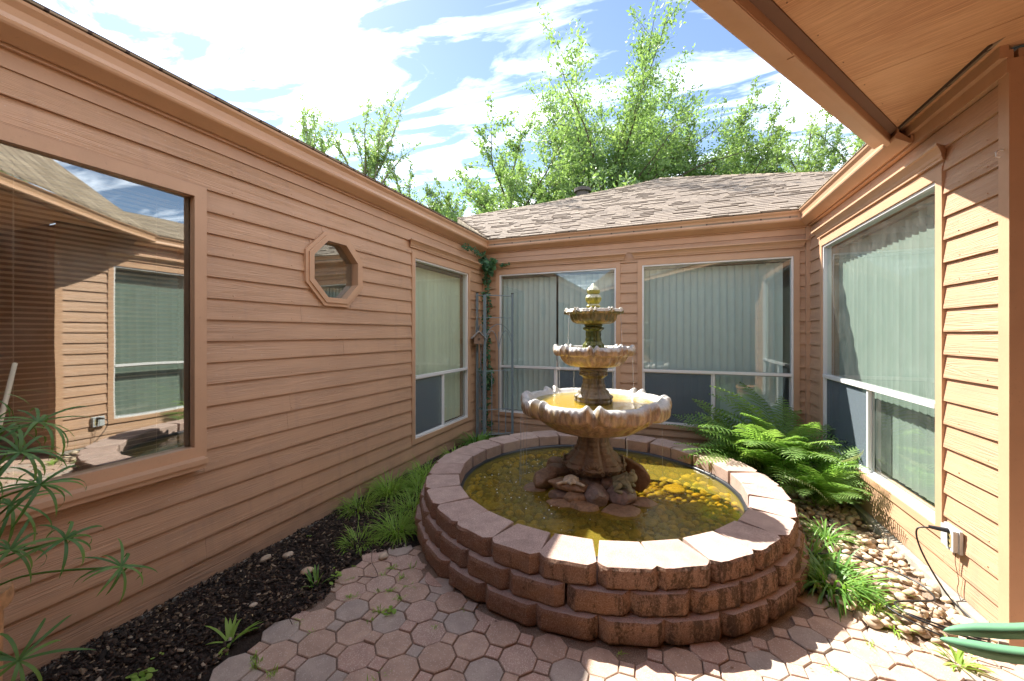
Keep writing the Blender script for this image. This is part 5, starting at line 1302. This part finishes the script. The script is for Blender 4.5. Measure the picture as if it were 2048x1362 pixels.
# birdhouse
bh = empty('birdhouse', (-2.40, 4.755, 1.30), R(32)); bh.scale = (1.3,)*3; tag(bh, 'tiny rustic birdhouse with pale roof hanging on the trellis by twine', 'birdhouse')
mb = MB(); mb.prism([(-.05, 0), (.05, 0), (.05, .07), (0, .12), (-.05, .07)], -.04, .04, 'y'); mb.build('box', M['bird_wall'], bh)
for sg in (-1, 1):
    mb = MB(); V = [(0, -.06, .128), (sg*.075, -.06, .055), (sg*.075, .06, .055), (0, .06, .128)]; mb.add(V+[(x, y, z+.008) for x, y, z in V], [(0, 1, 2, 3), (7, 6, 5, 4), (0, 4, 5, 1), (1, 5, 6, 2), (2, 6, 7, 3), (3, 7, 4, 0)]); mb.build('roof', M['bird_roof'], bh)
mb = MB(); mb.tube([(.0, -.0405, .05), (0, -.043, .05)], .014, 12); mb.build('entrance', M['black'], bh)
for k in range(7):
    mb = MB(); x = -.042+k*.014; mb.tube([(x, -.044, 0), (x, -.044, .068+.045*(1-abs(x)/.045))], .0035, 5); mb.build('twig', M['bird_wall'], bh)
mb = MB(); mb.tube([(-.03, 0, .10), (-.035, 0, .22), (0, 0, .36), (.03, 0, .22), (.02, 0, .11)], .0025, 5); mb.tube([(0, 0, .36), (.012, .005, .40), (-.006, .01, .385)], .003, 5); mb.build('hanger', M['twine'], bh)

# ------------------------------------------------------------------ outlet, cords, wires
ob = empty('outlet_box', (BX-.018, 2.80, .352), R(-90)); tag(ob, 'weathered grey outdoor outlet box with open cover low on the sunlit right wall', 'outlet')
mb = MB(); mb.box(-.062, -.014, -.058, .062, 0, .062); mb.build('plate', M['plate'], ob)
mb = MB(); mb.box(.000, -.036, -.052, .056, -.0145, .056); mb.box(-.056, -.030, -.05, -.008, -.0145, .056); mb.build('cover', M['plate'], ob)
mb = MB(); mb.box(.016, -.0385, -.034, .040, -.0365, .034); mb.build('socket', M['ivory'], ob)
mb = MB(); mb.tube([(.028, -.0385, .012), (.028, -.0395, .012)], .008, 10); mb.tube([(.028, -.0385, -.016), (.028, -.0395, -.016)], .008, 10); mb.build('socket_face', M['black'], ob)
mb = MB(); mb.tube([(.02, -.036, .045), (-.015, -.10, .04)], [.013, .009], 8); mb.build('plug', M['black'], ob)
def cord(name, pts, r_, m, label, cat='cord', group=None):
    P = smooth_prof([list(p) for p in pts], 8); mb = MB(); mb.tube([tuple(p) for p in P], r_, 8); o = mb.build(name, m, None, smooth=True); tag(o, label, cat, group); return o
cord('power_cord', [(BX-.11, 2.81, .39), (BX-.16, 2.83, .36), (BX-.15, 2.80, .25), (BX-.10, 2.70, .10), (BX-.06, 2.60, .05), (BX-.05, 2.50, .045), (BX-.12, 2.44, .055), (BX-.30, 2.50, .06), (BX-.40, 2.55, .06), (BX-.36, 2.48, .055), (BX-.24, 2.40, .045), (BX-.08, 2.36, .03)], .0042, M['black'], 'black power cord running from the outlet down and looping over the near river stones')
cord('pump_cord', [(.70, 3.12, .20), (.78, 3.08, .15), (.80, 3.02, .05), (.9, 3.0, .06), (1.02, 3.02, .075), (1.18, 2.92, .075), (1.27, 2.80, .075), (1.27, 2.68, .07), (1.15, 2.62, .07), (1.07, 2.58, .065), (1.10, 2.50, .06), (1.22, 2.44, .055), (1.38, 2.42, .05)], .0045, M['black'], 'black pump cord coming over the right side of the pond wall across the river stones')
cord('thin_wire', [(BX-.02, 2.785, .30), (BX-.028, 2.78, .24), (BX-.022, 2.765, .15), (BX-.03, 2.76, .10), (BX-.04, 2.70, .06)], .0016, M['wire'], 'thin rusty wire dangling below the outlet box')
cord('bent_wire', [(-1.72, 1.95, .15), (-1.725, 1.94, .02), (-1.66, 1.90, .006), (-1.60, 1.84, .006), (-1.70, 1.80, .008)], .0017, M['wire'], 'bent wire hoop standing at the paver edge by the grass', 'wire')
cord('bent_wire', [(-1.95, 1.42, .02), (-1.85, 1.55, .035), (-1.74, 1.58, .012), (-1.80, 1.44, .01), (-1.72, 1.38, .01)], .0016, M['wire'], 'thin bent wire lying over mulch and paver edge', 'wire')

# ------------------------------------------------------------------ umbrella sedge in pots at lower left, near the camera
def camp(px, py, zc):
    """point seen at photo pixel px, py at depth zc; used only to lay things out"""
    xc = (px-1024)/781.4*zc; z = 1.44-(py-667.3)/781.4*zc; c_, s2 = math.cos(.3821), math.sin(.3821)
    return Vector((xc*c_-zc*s2, zc*c_+xc*s2, z))
sedge = empty('umbrella_sedge', (-1.745, .40, .69)); tag(sedge, 'umbrella sedge with drooping leaf whorls on thin stems in a pot at the left edge', 'plant')
SO = Vector((-1.745, .40, .69))
leafV = []; leafF = []
tops = [((75, 845), 1.05, 15, .12), ((40, 905), .95, 13, .11), ((80, 970), 1.0, 14, .11), ((10, 860), 1.05, 13, .11), ((130, 1078), 1.0, 14, .095), ((242, 1134), 1.08, 13, .085), ((36, 1322), .92, 12, .11), ((20, 1010), 1.05, 13, .11), ((20, 1100), .98, 12, .1), ((-60, 800), 1.05, 14, .12), ((-90, 930), 1.0, 14, .12)]
for k, ((px, py), zc, nl, L) in enumerate(tops):
    top = camp(px, py, zc); rt = SO+Vector((random.uniform(-.05, .05), random.uniform(-.05, .05), 0)); mid = (rt+top)/2+Vector((-.03, -.02, .10 if py < 1000 else .04))
    P = smooth_prof([list(rt-SO), list(mid-SO), list(top-SO)], 8); mb = MB(); mb.tube([tuple(p) for p in P], [.0028]*len(P), 6); mb.build('stem', M['leaf_papyrus'], sedge, smooth=True)
    V = []; F = []
    dirn = (top-mid).normalized()
    for q in range(nl):
        az = 6.283*q/nl+random.uniform(-.2, .2); blade(V, F, (0, 0, 0), az, L*random.uniform(.85, 1.4), .0075, random.uniform(.8, 1.5), random.uniform(.6, 1.7), 7)
    link('leaf_whorl', mesh_np('leaf_whorl', np.array(V), np.array(F), M['leaf_papyrus'], True), sedge, top-SO, (dirn.y*-.7, dirn.x*.7, 0))
def pot(name, loc, r0, r1, h, m, label, rim=.012):
    t = empty(name, loc); tag(t, label, 'pot'); n = 36; prof = [(r0*.98, 0), (r0, .0), (r1*.96, h-.05), (r1*.97, h-.045), (r1+rim, h-.045), (r1+rim*1.2, h-.02), (r1+rim, h), (r1-.012, h), (r1-.02, h-.05), (r1-.03, h-.06), (.0005, h-.055)]
    mb = MB(); mb.add([(r_*math.cos(6.28318*k/n), r_*math.sin(6.28318*k/n), z) for r_, z in prof for k in range(n)], [(j*n+k, j*n+(k+1) % n, (j+1)*n+(k+1) % n, (j+1)*n+k) for j in range(len(prof)-1) for k in range(n)]+[tuple(range(n))[::-1]])
    me = mb.mesh('vessel', m); autosmooth(me, 40); link('vessel', me, t)
    d = MB(); d.add([((r1-.02)*math.cos(6.28318*k/n), (r1-.02)*math.sin(6.28318*k/n), h-.035) for k in range(n)], [tuple(range(n))]); d.build('potting_soil', M['soil'], t); return t
pot('plant_pot', (-1.745, .40, -.01), .08, .09, .75, M['terracotta'], 'tall weathered terracotta pot whose rim shows at the left edge under the umbrella sedge')
# bamboo stake
a, b = camp(30, 727, 1.35), camp(-25, 900, 1.25); 
mb = MB(); dd = (b-a).normalized(); pts = [a+dd*t_ for t_ in (0, .3, .6, .9, 1.22)]; pts = [a, a.lerp(SO, .35), a.lerp(SO, .7), SO]; mb.tube([p for p in pts], [.0065, .007, .0075, .008], 8)
o = mb.build('bamboo_stake', M['bamboo'], None, smooth=True); tag(o, 'pale bamboo cane sticking up at the left edge in front of the picture window', 'cane')
# broad blades entering at lower right
pl = empty('broad_leaf_plant', (1.42, 1.5, .40)); tag(pl, 'plant with two broad blue green leaves reaching in at the lower right edge', 'plant'); PO = Vector((1.42, 1.5, .40))
for (tp, md, ro_, w_, up) in ((camp(1885, 1262, 1.0), camp(2000, 1262, .99), camp(2300, 1290, 1.0), .034, 0), (camp(1878, 1278, .98), camp(1990, 1304, .95), camp(2300, 1360, 0.98), .036, 1)):
    V = []; F = []; k = 14; P = smooth_prof([list(tp), list(md), list(ro_), list(PO)], 6); n_ = len(P)
    for i, p in enumerate(P):
        t = i/(n_-1); d = P[min(i+1, n_-1)]-P[max(i-1, 0)]; d /= np.linalg.norm(d); s_ = np.array([-.229, .57, .788]); ww = w_*.5*min(1, (t*3.2)**.6 if t > 0 else 0)
        q_ = p-np.array(PO); nn_ = np.cross(s_, d); cup = nn_*ww*.22; V += [q_-s_*ww+cup, q_-nn_*.0008, q_+s_*ww+cup, q_+nn_*.0008]
    F = [(4*i+a_, 4*i+(a_+1) % 4, 4*i+4+(a_+1) % 4, 4*i+4+a_) for i in range(n_-1) for a_ in range(4)]
    link('leaf', mesh_np('leaf', np.array(V), F, M['leaf_aloe'], True), pl)
pot('plant_pot', (1.42, 1.5, -.01), .13, .17, .42, M['terracotta'], 'tall terracotta pot beyond the right edge holding the broad leaved plant')

# ------------------------------------------------------------------ trees
def tree_at(px, zc):
    p = camp(px, 667, zc); return (p.x, p.y)
def make_tree(name, px, zc, H, spread, nleaf, lsize, mleaf, label, seed, upright=1.2, crown0=.2, limbs=16, group='trees behind the house', clus=.10, mbark='bark', dens=1., xy=None, top_=.72):
    """trunk, curved limbs, twigs along limbs and leaves in sprays along the twigs"""
    r = np.random.default_rng(seed); x, y = xy or tree_at(px, zc); root = empty(name, (x, y, -.1)); tag(root, label, 'tree', group)
    mb = MB(); tw = []; hgt = H; lean = r.normal(0, .015*H, 2)
    tr_pts = [np.array([lean[0]*t*t, lean[1]*t*t, hgt*top_*t]) for t in np.linspace(0, 1, 9)]; r0 = .02*H+.03
    mb.tube([tuple(p) for p in tr_pts], list(np.linspace(r0, r0*.12, 9)), 8)
    for k in range(limbs):
        t = crown0+(1-crown0)*((k+r.random())/limbs)*.93; b0 = np.array([lean[0]*t*t, lean[1]*t*t, hgt*top_*t]); az = k*2.4+r.normal(0, .4)
        f = (t-crown0)/(1-crown0); Ls = spread*(math.sin(math.pi*min(1, .28+.5*f))**.8)*r.uniform(.75, 1.15)+.2
        el = math.atan(upright*(.45+1.0*f)+r.normal(0, .2)); d = np.array([math.cos(az)*math.cos(el), math.sin(az)*math.cos(el), math.sin(el)]); P = [b0]; nseg = 9; L = Ls*1.25
        for i in range(nseg):
            d = d+r.normal(0, .09, 3)+np.array([0, 0, .022-.010*i*(1-f)]); d /= np.linalg.norm(d); P.append(P[-1]+d*L/nseg)
        mb.tube([tuple(p) for p in P], list(np.linspace(r0*.38*(1-.6*f), .006, nseg+1)), 5)
        for i in range(2, nseg+1):
            for _ in range(max(1, int(3.2*dens))):
                q = P[i-1]+(P[i]-P[i-1])*r.random(); dd = d*.5+r.normal(0, .65, 3)+np.array([0, 0, .25]); dd /= np.linalg.norm(dd); tl = Ls*r.uniform(.18, .42)*(1-.04*i)+.12
                tw.append((q, dd, tl))
        tw.append((P[-1], d, Ls*.3))
    # leaves
    tw_n = len(tw); Q = np.array([t[0] for t in tw]); Dv = np.array([t[1] for t in tw]); TL = np.array([t[2] for t in tw]); wts = TL/TL.sum()
    for q, dd, tl in tw[::2]:
        mb.tube([tuple(q), tuple(q+dd*tl*.5+np.array([0, 0, .01])), tuple(q+dd*tl)], [.008, .005, .002], 3, cap=False)
    mb.build('trunk', M[mbark], root, smooth=True)
    idx = r.choice(tw_n, nleaf, p=wts); s = r.random(nleaf)**.8
    cpos = Q[idx]+Dv[idx]*(TL[idx]*s)[:, None]+r.normal(0, clus*.55, (nleaf, 3))*(1.1-.6*s)[:, None]
    cpos[:, 2] -= .05*TL[idx]*s*s
    n = r.normal(0, 1, (nleaf, 3)); n[:, 2] += .9; n /= np.linalg.norm(n, axis=1)[:, None]; u = Dv[idx]+r.normal(0, .7, (nleaf, 3)); u -= (u*n).sum(1)[:, None]*n; u /= np.linalg.norm(u, axis=1)[:, None]; w = np.cross(n, u)
    sz = lsize*r.uniform(.6, 1.25, nleaf)[:, None]
    V = np.stack([cpos-u*sz, cpos+w*sz*.42-n*sz*.12, cpos+u*sz, cpos-w*sz*.42-n*sz*.12], 1).reshape(-1, 3); F = np.arange(nleaf*4).reshape(-1, 4)
    link('crown', mesh_np('crown', V, F, M[mleaf]), root); return root
make_tree('elm_tree', 1215, 13.0, 10.5, 3.7, 80000, .060, 'leaf_tree', 'tallest light green tree rising behind the roof in the middle', 5, .85, .10, 44, dens=1.5, clus=.26)
make_tree('elm_tree', 1300, 14.5, 10.6, 3.0, 40000, .062, 'leaf_tree', 'slender upright tree just right of the tallest one', 6, 1.0, .12, 30, clus=.24)
make_tree('elm_tree', 1035, 12.0, 8.4, 2.3, 36000, .055, 'leaf_tree', 'yellow green spreading tree left of the roof vent', 8, .85, .15, 24, clus=.14)
make_tree('pale_tree', 612, 14.0, 11.6, 2.0, 13000, .060, 'leaf_pale', 'sparse pale tree showing first above the left gutter', 11, 1.5, .3, 20, clus=.1, mbark='bark_pale')
make_tree('pale_tree', 725, 15.0, 11.6, 2.4, 17000, .060, 'leaf_pale', 'sparse pale tree above the left gutter, right of the first', 12, 1.3, .3, 22, clus=.1, mbark='bark_pale')
make_tree('pale_tree', 815, 16.5, 9.8, 1.8, 10000, .06, 'leaf_pale', 'lowest pale tree sinking behind the left gutter', 13, 1.2, .3, 16, clus=.11, mbark='bark_pale')
make_tree('shrub_tree', 925, 15.0, 8.2, 1.7, 20000, .06, 'leaf_dark', 'dark green shrubby tree at the roof hip near the left gutter', 14, 1.1, .1, 18, clus=.13)
make_tree('shrub_tree', 1130, 15.5, 9.2, 2.8, 40000, .065, 'leaf_dark', 'bushy green tree behind the roof vent', 15, .9, .1, 26, clus=.16)
make_tree('shrub_tree', 1415, 13.0, 10.0, 2.5, 42000, .058, 'leaf_dark', 'bushy mid green tree right of the tall trees', 16, 1.0, .1, 28, clus=.15)
make_tree('shrub_tree', 1520, 14.0, 10.3, 2.3, 36000, .058, 'leaf_dark', 'bushy tree with a loose top between the tall trees and the right gutter', 17, 1.2, .1, 26, clus=.14)
make_tree('pale_tree', 1615, 15.5, 11.6, 2.4, 30000, .058, 'leaf_pale', 'pale feathery tree before the right gutter', 18, 1.3, .1, 24, clus=.13)
make_tree('pale_tree', 1725, 14.0, 11.2, 2.2, 26000, .058, 'leaf_pale', 'pale tree half hidden by the right gutter and porch eave', 19, 1.2, .1, 24, clus=.13)
# garden trees beyond the right wing and behind the camera: they show in the window panes
make_tree('shade_tree', 0, 0, 7.5, 3.0, 30000, .09, 'leaf_dark', 'full dark green tree beyond the right wing of the house', 21, .9, .2, 20, 'garden trees round the house', xy=(8.5, 1.5))
make_tree('shade_tree', 0, 0, 7.0, 3.0, 24000, .09, 'leaf_dark', 'rounded green tree in the garden to the rear right of the house', 22, .9, .2, 20, 'garden trees round the house', xy=(10.5, -4.0))
